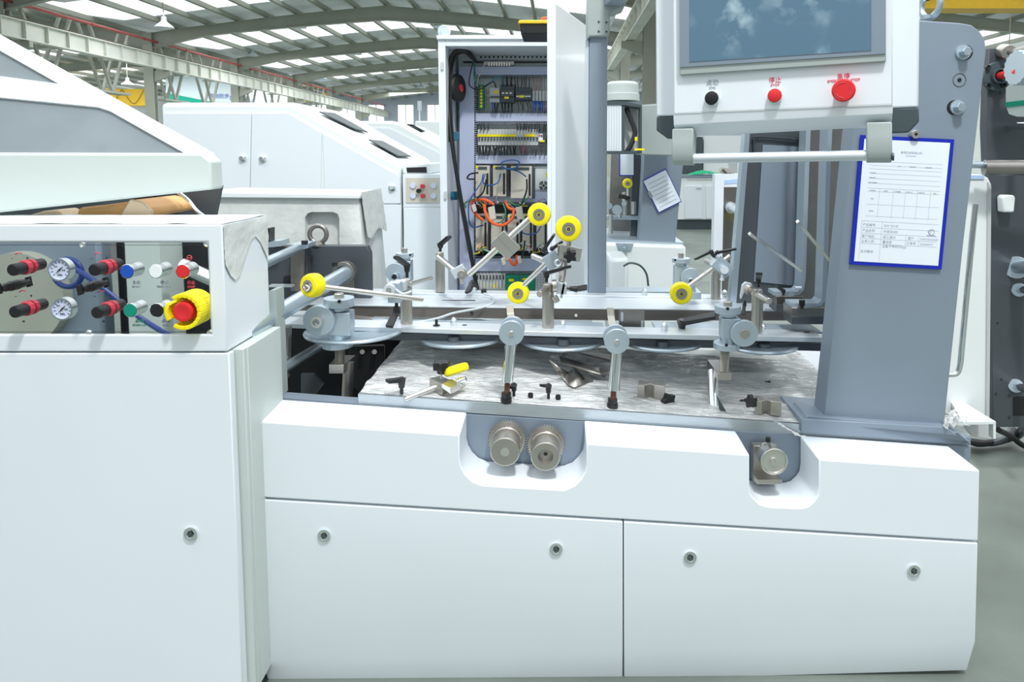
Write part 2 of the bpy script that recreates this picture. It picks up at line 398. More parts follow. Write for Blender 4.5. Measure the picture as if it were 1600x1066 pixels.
# columns and crane beams
for cx, cname in ((XL, 'left'), (XR, 'right')):
    for bi, Y in enumerate(BAYS):
        sg = 1 if cx < 0 else -1
        ys = zroof(cx, XL, XR)
        mb = MB().box((cx-.25, Y-.16, 0), (cx+.25, Y-.13, ys)).box((cx-.25, Y+.13, 0), (cx+.25, Y+.16, ys)).box((cx-.02, Y-.13, 0), (cx+.02, Y+.13, ys))
        mb.prism([(cx, Y-.1, 5.1), (cx+sg*1.1, Y-.1, 5.55), (cx+sg*1.1, Y-.1, 5.78), (cx, Y-.1, 5.78)], (0, .2, 0))
        solo('steel_column', mb, beam, '%s steel column in the %s row carrying the crane beam' % (OR[bi].capitalize() if 0 else OR[bi], cname), 'column', 'steel columns of the hall')
    cbx = cx + (.85 if cx < 0 else -.75)
    mb = MB().box((cbx-.02, 16, 5.82), (cbx+.02, WY, 6.5)).box((cbx-.2, 16, 6.48), (cbx+.2, WY, 6.52)).box((cbx-.18, 16, 5.8), (cbx+.18, WY, 5.84))
    y = 16.5
    while y < WY: mb.box((cbx-.15, y, 5.83), (cbx+.15, y+.03, 6.5)); y += 1.2
    root = thing('crane_runway_beam', '%s' % ('long cream crane runway beam with stiffeners along the left columns' if cx < 0 else 'cream crane runway beam seen beside the control panel screen on the right'), 'crane beam', (cbx, 16, 5.8))
    part('girder', mb, beamw, root)
    part('crane_rail', MB().box((cbx-.05, 16, 6.52), (cbx+.05, WY, 6.6)), beamd, root)
    pz = 7.25; pxx = cx + (.45 if cx < 0 else -.45)
    mb = MB().cyl((pxx, 16, pz), (pxx, WY, pz), .06, n=10)
    y = 20
    while y < WY: mb.cyl((pxx, y, pz), (pxx, y+.12, pz), .085, n=10); y += 4
    solo('sprinkler_pipe', mb, redp, 'red sprinkler pipe running above the %s crane beam' % cname, 'pipe')
    if cx > 0:
        solo('ventilation_pipe', MB().cyl((pxx-.75, 14, 7.3), (pxx-.75, WY, 7.3), .13, n=14), alul, 'silver pipe running beside the red pipe above the right crane beam', 'pipe')
# V braces of the left row
for bi, Y in enumerate(BAYS[:4]):
    for dY in (2.4, 6.6):
        mb = MB()
        for s2 in (-1, 1):
            mb.prism([(XL-.1, Y+dY, 4.4), (XL-.1, Y+dY+.12, 4.4), (XL-.1, Y+dY+s2*1.5+.12, 7.4), (XL-.1, Y+dY+s2*1.5, 7.4)], (.12, 0, 0))
            mb.prism([(XL-.6, Y+dY, 4.4), (XL-.6, Y+dY+.12, 4.4), (XL-.6, Y+dY+s2*1.5+.12, 7.4), (XL-.6, Y+dY+s2*1.5, 7.4)], (.12, 0, 0))
        mb.box((XL-.6, Y+dY-1.2, 4.36), (XL+.1, Y+dY+1.3, 4.46))
        mb.box((XL-.6, Y+dY, 5.9), (XL+.86, Y+dY+.1, 6.0))
        solo('cross_brace', mb, beam, 'V-shaped steel brace under the left crane beam, %s bay, %s one' % (OR[bi], 'near' if dY < 3 else 'far'), 'brace', 'steel braces between the left columns')
# hanging lamps
def lamp(x, y, z, zr, lab):
    t = thing('pendant_lamp', lab, 'lamp', (x, y, z), 'high bay pendant lamps')
    part('shade', MB().lathe((x, y, z), UP, [(0, .42), (.05, .4), (.25, .16), (.3, .12), (.5, .11), (.52, .03)], 16), alul, t)
    part('suspension_rod', MB().cyl((x, y, z+.5), (x, y, zr), .025, n=6), beam, t)
    return t
lamps = [(256, 33, 33, 'dark pendant lamp above the left cab hood, second lamp from the left', 0), (394, 80, 46, 'white pendant lamp near the left red pipe', 0), (466, 34, 38, 'pendant lamp in front of the nearest arched beam, left of the ridge', 0),
         (556, 78, 50, 'white pendant lamp in the centre of the hall under the second beam', 0), (688, 33, 38, 'pendant lamp above the top left corner of the electrical cabinet', 0),
         (548, 133, 68, 'tiny far pendant lamp left of the back windows', 0), (658, 132, 68, 'tiny far pendant lamp above the third back window', 0), (199, 126, 52, 'small pendant lamp hanging among the left braces', 1)]
for x, y, Y, lab, f in lamps:
    p = P(x, y, Y); xl, xr = SP[1] if p.x > XL else SP[0]
    lamp(p.x, Y, p.z-.3, zroof(p.x, xl, xr)+.28, lab)
# yellow cranes
def crane(name, lab, a, b2):
    t = thing(name, lab, 'crane', (a[0], a[1], a[2]))
    part('bridge_girder', MB().box(a, b2), yellowc, t)
    mb = MB(); n = 6
    for i in range(n):
        xa = a[0]+(b2[0]-a[0])*i/n; xb = a[0]+(b2[0]-a[0])*(i+1)/n
        mb.tube([(xa, a[1]-.1, b2[2]-.05), ((xa+xb)/2, a[1]-.1, a[2]+.15), (xb, a[1]-.1, b2[2]-.05)], .02, 6)
    part('festoon_cable', mb, rubber, t)
crane('overhead_crane', 'orange yellow overhead crane girder at the top right corner', (4.2, 20, P(0, 13, 20).z), (27, 20.7, P(0, 13, 20).z+.9))
crane('overhead_crane', 'yellow overhead crane girder seen behind the left braces', (-46, 60, P(0, 165, 60).z), (-34.7, 61, P(0, 139, 60).z))
crane('overhead_crane', 'small far yellow crane girder below the left red pipe', (P(467, 150, 72).x, 72, P(0, 159, 72).z), (P(511, 150, 72).x, 73, P(0, 146, 72).z))
# banners on the left wall / partition
def banners(lab, x0, x1, y0, y1, Y, txts, greenpart):
    t = thing('banner', lab, 'banner', P((x0+x1)/2, y1, Y))
    part('sheet', MB().rect(x0, y0, x1, y1, Y, .05), banner, t)
    if greenpart: part('green_stripe', MB().plate(greenpart, Y-.05, .04), bannerg, t)
    for xx in (x0+4, x1-4):
        p = P(xx, y0, Y+.02); zz = zroof(p.x, *[s for s in SP if s[0] <= p.x <= s[1]][0])+.29 if p.x < 28 else 8
        part('hanging_cord', MB().cyl(p, V((p.x, p.y, zz)), .015, n=6), beam, t)
    mb = MB()
    for s_, x, y, h in txts: mb.text(s_, P(x, y, Y-.08), (1, 0, 0), UP, R(h, Y))
    if txts: part('lettering', mb, inkb, t)
banners('white and green banner with blue characters hanging behind the left columns', 259, 374, 119, 160, 58, [('重地防步', 342, 153, 8), ('良杰', 366, 156, 8)], [(259, 145), (335, 160), (259, 160)])
banners('pale banner with blue characters partly behind the crane beam', 384, 470, 141, 165, 64, [('景装', 391, 160, 7)], None)
banners('green banner on the right wall behind the knurled shaft', 1570, 1640, 120, 182, 24, [], [(1570, 160), (1640, 152), (1640, 160), (1570, 168)])
# ================================================================ MACHINE BASE
YF = 1.87
base = thing('machine_base', 'long white machine base with rounded cutouts and two lower doors, filling the lower right', 'machine base', (P(970, 900, YF).x, YF, 0))
def hull(front, Y, back, Yb): return [P(*q, Y) for q in front], [P(*q, Yb) for q in back]
A1 = P(399.6, 777, YF); A2 = P(397, 658, YF); A3 = P(430, 627, 2.005)
B1 = P(1529, 846, YF); B2 = P(1531, 735, YF); B3 = P(1487, 701, 2.003)
def back(p, y): return V((p.x, y, p.z))
LS = [A1, A2, A3, back(A3, 2.023), V((A1.x, 2.023, A1.z))]
RS = [B1, B2, B3, back(B3, 2.023), V((B1.x, 2.023, B1.z))]
top = part('upper_shell', MB().loft(LS, RS), white, base)
c1 = [(718, 560), (718, 718), (721, 730), (727, 741), (738, 752), (753, 758), (800, 761), (881, 765.5), (897, 759), (907, 749), (914, 738), (916.5, 725), (916.5, 560)]
c2 = [(1171, 560), (1171, 762), (1173, 772), (1179, 780), (1188, 788), (1203, 792), (1252, 794), (1263, 791), (1272, 783), (1278, 774), (1280, 760), (1280, 560)]
def cutter(px):
    pts = [P(x, y, YF) for x, y in px]; return MB().prism([V((p.x, 1.7, p.z)) for p in pts], (0, .5, 0))
cut(top, [cutter(c1), cutter(c2)]); bevel(top, .004, 2)
D = thing  # noqa
def lowdoor(x0, x1, lab):
    def yt(x): return 780.5 + (x-400)*(849.5-780.5)/1129
    def yb(x): return 1033 + (x-412)*(1003-1033)/1112
    def sect(x, xb, xc):
        p1 = P(x, yt(x), YF); p2 = P(xb, yb(xb), YF); bb = yb(xb)+45
        p3 = P(xc, bb, 1.907); return [p1, p2, p3, back(p3, 1.99), back(p1, 1.99)]
    s0 = sect(x0[0], x0[1], x0[2]); s1 = sect(x1[0], x1[1], x1[2])
    return part('lower_door', MB().loft(s0, s1), white, base, bev=.0025)
d1 = lowdoor((400, 409, 423), (973, 973, 973), '')
d2 = lowdoor((975, 975, 975), (1528, 1524, 1511), '')
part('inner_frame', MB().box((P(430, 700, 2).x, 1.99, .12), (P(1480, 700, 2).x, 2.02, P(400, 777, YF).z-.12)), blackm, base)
def lock(px, py, Y, par, nm='round_lock'):
    c = P(px, py, Y); mb = MB().ring(c + TOW*.006, (0, 1, 0), .0175, .012, .008).lathe(c+TOW*.003, (0, -1, 0), [(0, .0125), (.002, .012)])
    o = part(nm, mb, chrome, par)
    part('lock_core', MB().obox(c+TOW*.006, (.005, .0, .003), (0, .003, 0), (-.003, 0, .006)).cyl(c+TOW*.003, c+TOW*.005, .0085), greyd, o); return o
for x, y, d in ((507, 836, d1), (869, 857, d1), (1078, 870, d2), (1427, 891, d2)): lock(x, y, YF, d)
# grey beam behind the shell
x0 = P(440, 650, 2.024).x; x1 = P(1517, 720, 2.024).x
zb_ = lambda px, y: P(px, y, 2.03).z
gb = MB().prism([V((P(430, 632, 2.03).x, 2.026, .2)), V((P(1517, 700, 2.03).x, 2.026, .2)), P(1517, 698, 2.026), P(430, 629, 2.026)], (0, .05, 0))
part('side_beam', gb, grey, base)
part('base_core', MB().box((P(560, 700, 2.1).x, 2.08, .1), (P(1500, 700, 2.1).x, 2.95, P(1500, 712, 2.03).z-.01)), greyd, base)
part('rear_shell', MB().box((P(430, 700, 2).x, 2.955, .1), (P(1500, 700, 2.1).x, 2.975, P(1500, 700, 2.03).z)), white, base)
part('base_foot', MB().box((P(1450, 1050, 1.99).x-.3, 2.0, 0), (P(1450, 1050, 1.99).x, 2.2, .13)), black, base)
part('base_foot', MB().box((P(450, 1050, 1.99).x, 2.0, 0), (P(450, 1050, 1.99).x+.3, 2.2, .13)), black, base)
# base plate on top
PT = []
yl, yr = 2.032, 2.032
p_fl = P(559.5, 616, yl); p_fr = P(1517, 681, yr)
def ztop(x): return p_fl.z + (x-p_fl.x)*(p_fr.z-p_fl.z)/(p_fr.x-p_fl.x)
tk = .034; YB = 2.94
plate_t = thing('mounting_plate', 'thick grey steel plate lying on the white base under plastic film', 'steel plate', (.1, 2.4, ztop(.1)))
xr2 = P(1517, 681, yr).x
pl = MB().loft([V((p_fl.x, yl, ztop(p_fl.x)-tk)), V((p_fl.x, yl, ztop(p_fl.x))), V((p_fl.x+.01, YB, ztop(p_fl.x))), V((p_fl.x+.01, YB, ztop(p_fl.x)-tk))],
              [V((xr2, yl, ztop(xr2)-tk)), V((xr2, yl, ztop(xr2))), V((xr2, YB, ztop(xr2))), V((xr2, YB, ztop(xr2)-tk))])
pp = part('plate', pl, plateg, plate_t)
def onp_(px, py):
    z = .77
    for _ in range(6): p = PZ(px, py, z); z = ztop(p.x)
    return p
cut(pp, [MB().prism([onp_(x, y) + V((0, 0, -.1)) for x, y in ((1094, 586), (1114, 600), (1133, 640), (1124, 643), (1104, 616))], (0, 0, .3))])
def onp(px, py):
    """point on the top of the mounting plate seen at a pixel"""
    z = .77
    for _ in range(6): p = PZ(px, py, z); z = ztop(p.x)
    return p
# film over the plate: crumpled sheet
fm = MB(); NX, NY = 150, 70
xs0 = p_fl.x+.004; xs1 = P(1272, 650, 2.04).x
gv = []
for j in range(NY+1):
    for i in range(NX+1):
        u = i/NX; v_ = j/NY; xe = xs1+(P(1290, 560, 2.6).x-.03-xs1)*min(1, v_*2.2); x = xs0+(xe-xs0)*u; y = yl+.006+(2.9-yl)*v_
        a = noise.noise(V((x*5, y*13, 1.3))); b_ = noise.noise(V((x*17, y*30, 4.1))); c_ = abs(noise.noise(V((x*3.2+y*2, y*5.5, 9.0))))
        hgt = .004 + .010*max(0, a+.15) + .006*max(0, b_) + .012*max(0, .35-c_*1.5)*min(1, max(0, (v_-.25)*3))
        hgt *= min(1, v_*9 + .12)
        gv.append((x + .004*b_, y + .01*b_*min(1, v_*5), ztop(x)+.0015+hgt))
fm.add(gv, [(j*(NX+1)+i, j*(NX+1)+i+1, (j+1)*(NX+1)+i+1, (j+1)*(NX+1)+i) for j in range(NY) for i in range(NX)])
fo = solo('plastic_film', fm, film, 'crumpled clear plastic film spread over the steel mounting plate', 'plastic film')
fm2 = MB(); gv = []
for j in range(9):
    for i in range(15):
        u = i/14; v_ = j/8
        a = P(1205 + 45*u + 12*v_, 653 + 30*u, 2.03); x = a.x; q = noise.noise(V((u*5, v_*5, 2)))*.008
        gv.append((x, 2.029 - .012*math.sin(v_*3.1)*u - .001 + q*.3 - .004, a.z - .02*v_*(1-u) + q))
fm2.add(gv, [(j*15+i, j*15+i+1, (j+1)*15+i+1, (j+1)*15+i) for j in range(8) for i in range(14)])
part('hanging_film_tail', fm2, film, fo)
# dark pit left of the plate
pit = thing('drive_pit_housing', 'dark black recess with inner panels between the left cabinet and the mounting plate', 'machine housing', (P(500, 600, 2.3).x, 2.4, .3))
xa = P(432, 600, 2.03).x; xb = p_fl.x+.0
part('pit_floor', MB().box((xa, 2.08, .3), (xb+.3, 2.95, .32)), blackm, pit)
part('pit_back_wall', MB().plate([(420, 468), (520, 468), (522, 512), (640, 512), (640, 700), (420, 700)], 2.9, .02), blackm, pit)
part('front_sill', MB().prism([P(428, 621, 2.03), P(560, 631, 2.03), P(560, 640, 2.03), P(428, 634, 2.03)], (0, .05, 0)), grey, pit)
part('inner_panel', MB().plate([(545, 542), (600, 540), (600, 600), (560, 612), (545, 600)], 2.7, .02), black, pit, bev=.004)
part('inner_panel', MB().plate([(470, 585), (490, 585), (505, 602), (490, 622), (470, 640)], 2.75, .02), greyd, pit)
for x, y in ((566, 550), (585, 550)): part('bolt_head', MB().cyl(P(x, y, 2.69), P(x, y, 2.66), .01, n=6), nickel, pit)
# ================================================================ RAILS
def bar(L, Rr, Y, d, up, m=None):
    """flat bar: left and right front top pixels, plane Y, depth d, pixel height"""
    return MB().prism([P(L[0], L[1]+up, Y), P(Rr[0], Rr[1]+up, Y), P(*Rr, Y), P(*L, Y)], (0, d, 0))
fr = thing('front_rail', 'front aluminium guide rail carrying posts above the mounting plate', 'rail', P(860, 540, 2.35))
def railband(pts0, pts1, Y, d):
    return MB().prism([P(x, y, Y) for x, y in pts0] + [P(x, y, Y) for x, y in reversed(pts1)], (0, d, 0))
tl = [(430, 505), (551, 510), (718, 515), (942, 521), (1110, 524), (1285, 527)]
bl = [(430, 512), (551, 517), (718, 522.5), (942, 528), (1110, 532), (1285, 535)]
def topz(x): # height of the front rail top
    pts = [P(a, b, 2.30) for a, b in tl]
    for p, q in zip(pts, pts[1:]):
        if x <= q.x: return p.z + (q.z-p.z)*(x-p.x)/(q.x-p.x)
    return pts[-1].z
part('rail_bar', railband(tl, bl, 2.30, .095), alul, fr, bev=.0015)
b2l = [(560, 519), (718, 524), (942, 530), (1110, 533), (1285, 537)]; b3l = [(560, 530), (718, 535), (942, 540), (1110, 544), (1285, 549)]
part('lower_channel', railband(b2l, b3l, 2.33, .05), greyd, fr)
part('top_plate', MB().prism([P(560, 510, 2.40), P(945, 516, 2.40), P(945, 518, 2.40), P(560, 512, 2.40)], (0, .11, 0)), alu, fr)
part('top_plate', MB().prism([P(1025, 514, 2.40), P(1285, 519, 2.40), P(1285, 522, 2.40), P(1025, 518, 2.40)], (0, .11, 0)), alu, fr)
for x, y in ((709, 507), (879, 511), (1038, 515), (1192, 520)):
    p = P(x, y+7, 2.36); p.z = topz(p.x)
    nt_ = part('cap_nut', MB().cyl(p, p+UP*.012, .0125, n=6).lathe(p+UP*.012, UP, [(0, .009), (.006, .0095), (.012, .006), (.015, .001)], 14), chrome, fr)
p = P(682, 513, 2.34); p.z = topz(p.x); part('set_screw', MB().cyl(p, p+UP*.022, .005, n=12).cyl(p, p+UP*.003, .012), black, fr)
for x in (709, 880, 1036, 1195):
    p = P(x, 529 + (x-700)*.022, 2.315); part('under_bolt', MB().cyl(p-UP*.012, p+UP*.006, .02, n=20), greyd, fr)
for i, x in enumerate((725, 727, 1258, 1262)):
    p = P(x, (512, 516, 523, 526)[i], 2.36); p.z = topz(p.x)+.0006; part('screw_hole', MB().cyl(p, p+UP*.0006, .006), black, fr)
# guide beam behind
gbm = thing('guide_beam', 'wide light guide beam with brown steel face between the front and rear rails', 'beam', P(860, 520, 2.6))
t1 = [(436, 476), (550, 479), (790, 482), (960, 484), (1235, 487)]; t2 = [(436, 492), (550, 494), (790, 498), (960, 501), (1235, 501)]
b0 = [(436, 473.5), (550, 476.5), (790, 480), (960, 482), (1235, 485)]
part('beam_face', railband(t1, t2, 2.605, .02), brown, gbm)
part('beam_top', railband(b0, t1, 2.60, .2), alul, gbm, bev=.001)
for x, y in ((737, 489), (900, 493)): part('bolt_hole', MB().cyl(P(x, y, 2.604), P(x, y, 2.602), .006, n=12), black if x < 800 else chrome, gbm)
p = P(690, 468, 2.7); p.z = P(790, 480, 2.6).z+.003
part('slot', MB().box((p.x, p.y, p.z), (p.x+.13, p.y+.012, p.z+.001)), seam, gbm)
rr = thing('rear_rail', 'rear aluminium rail running in front of the electrical cabinet', 'rail', P(860, 470, 2.85))
r1 = [(575, 457), (660, 458.5), (860, 461), (1180, 467)]; r2 = [(575, 464), (660, 465.5), (860, 468), (1180, 474)]
part('rail_bar', railband(r1, r2, 2.80, .08), alul, rr, bev=.0015)
def rz(x):
    pts = [P(a, b, 2.80) for a, b in r1]
    for p, q in zip(pts, pts[1:]):
        if x <= q.x: return p.z + (q.z-p.z)*(x-p.x)/(q.x-p.x)
    return pts[-1].z
for x, y in ((741, 456), (898, 460), (1007, 462), (1132, 466)):
    p = P(x, y, 2.84); p.z = rz(p.x); part('cap_nut', MB().cyl(p, p+UP*.012, .014, n=6).lathe(p+UP*.012, UP, [(0, .01), (.008, .0105), (.016, .001)], 12), chrome, rr)
# wrapped tray between the rails
tr_ = MB(); n = 60
for i in range(n+1):
    for j in range(9):
        x = P(600, 500, 2.5).x + (P(1240, 500, 2.5).x-P(600, 500, 2.5).x)*i/n; y = 2.5 + .3*j/8
        tr_.v.append(V((x, y, ztop(x)+.06 + .006*noise.noise(V((x*14, y*10, 0))))))
tr_.f = [(i*9+j, (i+1)*9+j, (i+1)*9+j+1, i*9+j+1) for i in range(n) for j in range(8)]
solo('wrapped_tray', tr_, wrapw, 'film wrapped pale tray lying under the guide beam between the rails', 'tray')
# belt pulley discs
dl = [('far left', 531, 541, .165, 2.16), ('second from the left', 712, 547, .15, 2.25), ('middle', 880, 552, .15, 2.26), ('second from the right', 1046, 553, .145, 2.27), ('far right', 1204, 557, .13, 2.25)]
for nme, x, y, r, Yf in dl:
    pf = P(x, y, Yf); c = V((pf.x, Yf+r, pf.z))
    if nme == 'middle': lb = 'flat steel belt disc in the middle of the five, above the bent sheets'
    else: lb = 'flat horizontal steel belt disc under the front rail, %s of the five' % nme
    t = thing('belt_disc', lb, 'disc', c, 'flat steel discs under the front rail')
    part('disc', MB().lathe(c, UP, [(0, r-.012), (.003, r-.002), (.008, r), (.013, r-.003), (.014, r-.008), (.012, r-.014), (.011, .02), (.011, .001)], 72), zinc, t)
    part('hub', MB().cyl(c+UP*.0005-UP*.03, c+UP*.022, .02), nickel, t)
# ================================================================ small hardware builders
def lever(t, hub, top_, tip, r=.009, m=black, hw=.006):
    """clamping lever: hub from one point to another and a tapering arm to the tip"""
    hub = V(hub); top_ = V(top_); tip = V(tip)
    mb = MB().cyl(hub, hub+(top_-hub)*.45, r*.5, r*.5, 12).cyl(hub+(top_-hub)*.4, top_, r*.8, r*1.15, 14, bev=.001)
    d = (tip-top_); ax = d.normalized(); _, a, b_ = basis(ax); q = top_ - (top_-hub).normalized()*r*.5
    if (top_-hub).length > 1e-6:
        a = (top_-hub).normalized().cross(ax).normalized(); b_ = ax.cross(a)
    A = [q+a*r*.8+b_*r*.6, q-a*r*.8+b_*r*.6, q-a*r*.8-b_*r*.6, q+a*r*.8-b_*r*.6]; s2 = 1.05; th = .45
    B = [tip+a*r*s2+b_*r*th, tip-a*r*s2+b_*r*th, tip-a*r*s2-b_*r*th, tip+a*r*s2-b_*r*th]
    mb.loft(A, B); o = part('clamping_lever', mb, m, t, bev=.0015)
    part('lever_screw', MB().cyl(top_, top_+(top_-hub).normalized()*.004, r*.55, n=10), greyd, o); return o
def star(c, ax, r, th, m=None, t=None, lobes=5, nm='star_knob'):
    ax, a, b_ = basis(ax); pts = []
    for k in range(lobes*8):
        q = 2*math.pi*k/(lobes*8); rr_ = r*(.82+.18*math.cos(lobes*q)); pts.append(V(c)+(a*math.cos(q)+b_*math.sin(q))*rr_)
    mb = MB().prism(pts, ax*th).cyl(V(c)-ax*th*.5, V(c), r*.5, r*.6, 14); return part(nm, mb, m or black, t, bev=.0012)
def wheel(t, c, ax, r, wd, bore=.55, tyre=yellow):
    """roller: centre of the near face, axis towards the viewer"""
    ax = V(ax).normalized(); c = V(c)
    part('yellow_tyre', MB().lathe(c-ax*wd, ax, [(0, r*bore*.95), (0, r*.86), (wd*.14, r*.97), (wd*.4, r), (wd*.7, r*.99), (wd*.92, r*.92), (wd, r*.82), (wd, r*.5)], 40), tyre, t)
    hb = part('hub', MB().ring(c-ax*.002, ax, r*.5, r*.27, .004), nickel, t)
    part('bearing', MB().lathe(c-ax*.002, ax, [(0, r*.26), (.003, r*.26), (.001, r*.17), (.004, r*.15), (.004, .0005)], 18), greyd, hb)
def collar_block(t, x, y, Y, r, m=alu, dirv=TOW, th=.02, pin=nickelb, pr=.4, nm='clamp_joint'):
    c = P(x, y, Y); mb = MB().cyl(c, c+V(dirv)*th, r, n=28, bev=.0015); o = part(nm, mb, m, t)
    part('joint_pin', MB().cyl(c+V(dirv)*th, c+V(dirv)*(th+.004), r*pr, n=16), pin, o); return o
def flange(mb, x, y, Y, rpx, hpx):
    c = P(x, y, Y); r = R(rpx, Y); h = R(hpx, Y)
    mb.lathe(c, UP, [(0, r-.001), (.001, r), (h-.001, r), (h, r-.001)], 36); return mb
def adjuster(x, y, Y, s, name_lab, disc_dx, disc_dy, disc_r, hollow, stem_bottom, grp):
    """height adjuster: flanges above and below a square block, with a big side disc. (x,y) block centre pixel, s pixel scale"""
    t = thing('height_adjuster', name_lab, 'adjuster', P(x, stem_bottom, Y), grp)
    m = MB(); flange(m, x, y-24*s, Y, 21*s, 12*s); part('top_flange', m, alu, t)
    part('neck', flange(MB(), x, y-18*s, Y, 13*s, 8*s), zinc, t)
    b0_ = P(x-12*s, y+15*s, Y); b1_ = P(x+18*s, y-17*s, Y); hh = R(13*s, Y)
    part('square_block', MB().box((b0_.x, Y-hh, b0_.z), (b1_.x, Y+hh, b1_.z)), alu, t, bev=.003)
    part('neck', flange(MB(), x, y+24*s, Y, 13*s, 10*s), zinc, t)
    part('lower_flange', flange(MB(), x-2*s, y+33*s, Y, 21*s, 10*s), alu, t)
    for dx, dy in ((0, -30), (-2, 28)):
        c = P(x+dx*s, y+dy*s, Y-R(21*s, Y)); part('set_screw_hole', MB().cyl(c-TOW*.002, c+TOW*.0008, R(2.6*s, Y), n=14), black, t)
    part('spindle_end', MB().lathe(P(x, y-34*s, Y), UP, [(0, R(7*s, Y)), (R(7*s, Y), R(7*s, Y)), (R(8*s, Y), R(6*s, Y))], 20), nickel, t)
    Yd = Y-R(22*s, Y); c = P(x+disc_dx*s, y+disc_dy*s, Yd)
    sl = part('side_disc', MB().cyl(c, c-TOW*R(9*s, Y), R(disc_r*s, Yd), n=40, bev=.0015).cyl(c-TOW*R(9*s, Y), c-TOW*R(24*s, Y), R(disc_r*.62*s, Yd)), alu, t)
    if hollow: part('shaft_stub', MB().ring(c, TOW, R(8*s, Yd), R(5*s, Yd), .022).ring(c, TOW, R(7.9*s, Yd), R(4*s, Yd), .006), nickelb, sl)
    else: part('shaft_stub', MB().cyl(c, c+TOW*.004, R(8*s, Yd), bev=.001), nickel, sl)
    return t
# ================================================================ WORKING UNITS ON THE RAILS
G1 = 'height adjusters clamped to the rails'
# --- left adjuster
t = adjuster(530, 505, 2.22, 1.12, 'grey height adjuster with hollow side shaft beside the left cabinet', -29, -3, 22, True, 612, G1)
Y = 2.22
def thread(mb, a, b_, r, n=22):
    a = V(a); b_ = V(b_); L = (b_-a).length; prof = []
    for i in range(n+1):
        prof += [(L*i/n, r*.86), (L*min(i+.5, n)/n, r)]
    mb.lathe(a, b_-a, prof, 18); return mb
part('threaded_spindle', thread(MB(), P(531, 578, Y), P(531, 541, Y), R(8, Y)), nickel, t)
bx = P(514, 584, Y); bx2 = P(537, 569, Y)
part('support_arm', MB().loft([P(514, 584, 2.18), P(537, 584, 2.18), P(537, 570, 2.18), P(514, 570, 2.18)], [P(527, 569, 2.55), P(556, 569, 2.55), P(556, 555, 2.55), P(527, 555, 2.55)]), nickel, t, bev=.001)
part('support_column', MB().cyl(P(542, 626, 2.28), P(545, 566, 2.30), R(8.5, 2.28)), nickel, t)
part('column_foot', MB().box(P(522, 630, 2.30), P(562, 624, 2.36)), black, t)
# --- right adjuster
t = adjuster(1137, 512, 2.14, .98, 'grey height adjuster with solid side disc on the right part of the front rail', 27, 10, 22, False, 648, G1)
Y = 2.14
part('threaded_spindle', thread(MB(), P(1131, 584, Y), P(1133, 545, Y), R(7.5, Y)), nickel, t)
part('support_arm', MB().loft([P(1121, 594, 2.11), P(1143, 594, 2.11), P(1143, 583, 2.11), P(1121, 583, 2.11)], [P(1105, 573, 2.42), P(1124, 573, 2.42), P(1124, 562, 2.42), P(1105, 562, 2.42)]), nickel, t, bev=.001)
part('chrome_column', MB().cyl(onp(1116, 642)-UP*.03, P(1113, 580, 2.2), R(8.5, 2.14)), chrome, t)
# --- rear adjusters
def rear_adj(x, y, Y, lab, side):
    t = thing('height_adjuster', lab, 'adjuster', P(x, y+40, Y), G1)
    part('top_flange', flange(MB(), x, y-22, Y, 14, 7), alu, t)
    part('neck', flange(MB(), x, y-17, Y, 9, 6), zinc, t)
    b0_ = P(x-11, y+16, Y); b1_ = P(x+11, y-17, Y)
    part('square_block', MB().box((b0_.x, Y-.02, b0_.z), (b1_.x, Y+.03, b1_.z)), alu, t, bev=.002)
    part('spindle_end', MB().cyl(P(x, y-28, Y), P(x, y-36, Y), R(4.5, Y)), nickel, t)
    for dx in (-9, 9):
        c = P(x+dx, y-25.5, Y-R(10, Y)); part('set_screw_hole', MB().cyl(c-TOW*.003, c+TOW*.001, R(1.8, Y), n=10), black, t)
    sx = 15*side; Yd = Y-.045; c = P(x+sx, y+2, Yd)
    o = part('side_disc', MB().cyl(c, c-TOW*.014, R(15, Yd), n=36, bev=.001), alu, t)
    c2_ = P(x+sx+1*side, y+8, Yd-.03)
    o2 = part('crank_arm', MB().cyl(c2_, c2_-TOW*.03, R(5, Yd)).prism([c2_+V((-R(5, Y), 0, 0)), c2_+V((R(5, Y), 0, 0)), c2_+V((R(8, Y), 0, -R(17, Y))), c2_+V((-R(12, Y), 0, -R(17, Y)))], (0, .012, 0)), zinc, o if 0 else t, bev=.001)
    part('crank_bolt', MB().cyl(c2_+TOW*.002, c2_-TOW*.002, R(3.4, Yd), n=12), black, o2)
    part('mounting_foot', MB().box((c2_.x-R(16, Y), Yd-.03, c2_.z-R(28, Y)), (c2_.x+R(16, Y), Yd+.07, c2_.z-R(17, Y))), alu, t, bev=.001)
    return t
rear_adj(632, 424, 2.76, 'small grey height adjuster behind the post left of the electrical cabinet', -1)
rear_adj(1064, 432, 2.76, 'small grey height adjuster behind the right yellow roller on the rear rail', 1)
# --- clamp posts
GP = 'round nickel posts standing on the rails'
def post(t, x, yb, yt, Y, rpx, cap=True, slotY=None):
    o = part('post', MB().lathe(P(x, yb, Y), UP, [(0, R(rpx, Y)-.001), (.001, R(rpx, Y)), (R(yb-yt-12, Y), R(rpx, Y)), (R(yb-yt-11.8, Y), R(rpx*.82, Y)), (R(yb-yt-1, Y), R(rpx*.82, Y)), (R(yb-yt, Y), R(rpx*.7, Y))], 28), nickel, t)
    return o
def rod(t, a, b_, rpx, m=nickelb, nm='rod'):
    return part(nm, MB().cyl(P(*a), P(*b_), R(rpx, a[2]), n=20, bev=.001), m, t)
GR = 'yellow pressing rollers on adjustable arms'
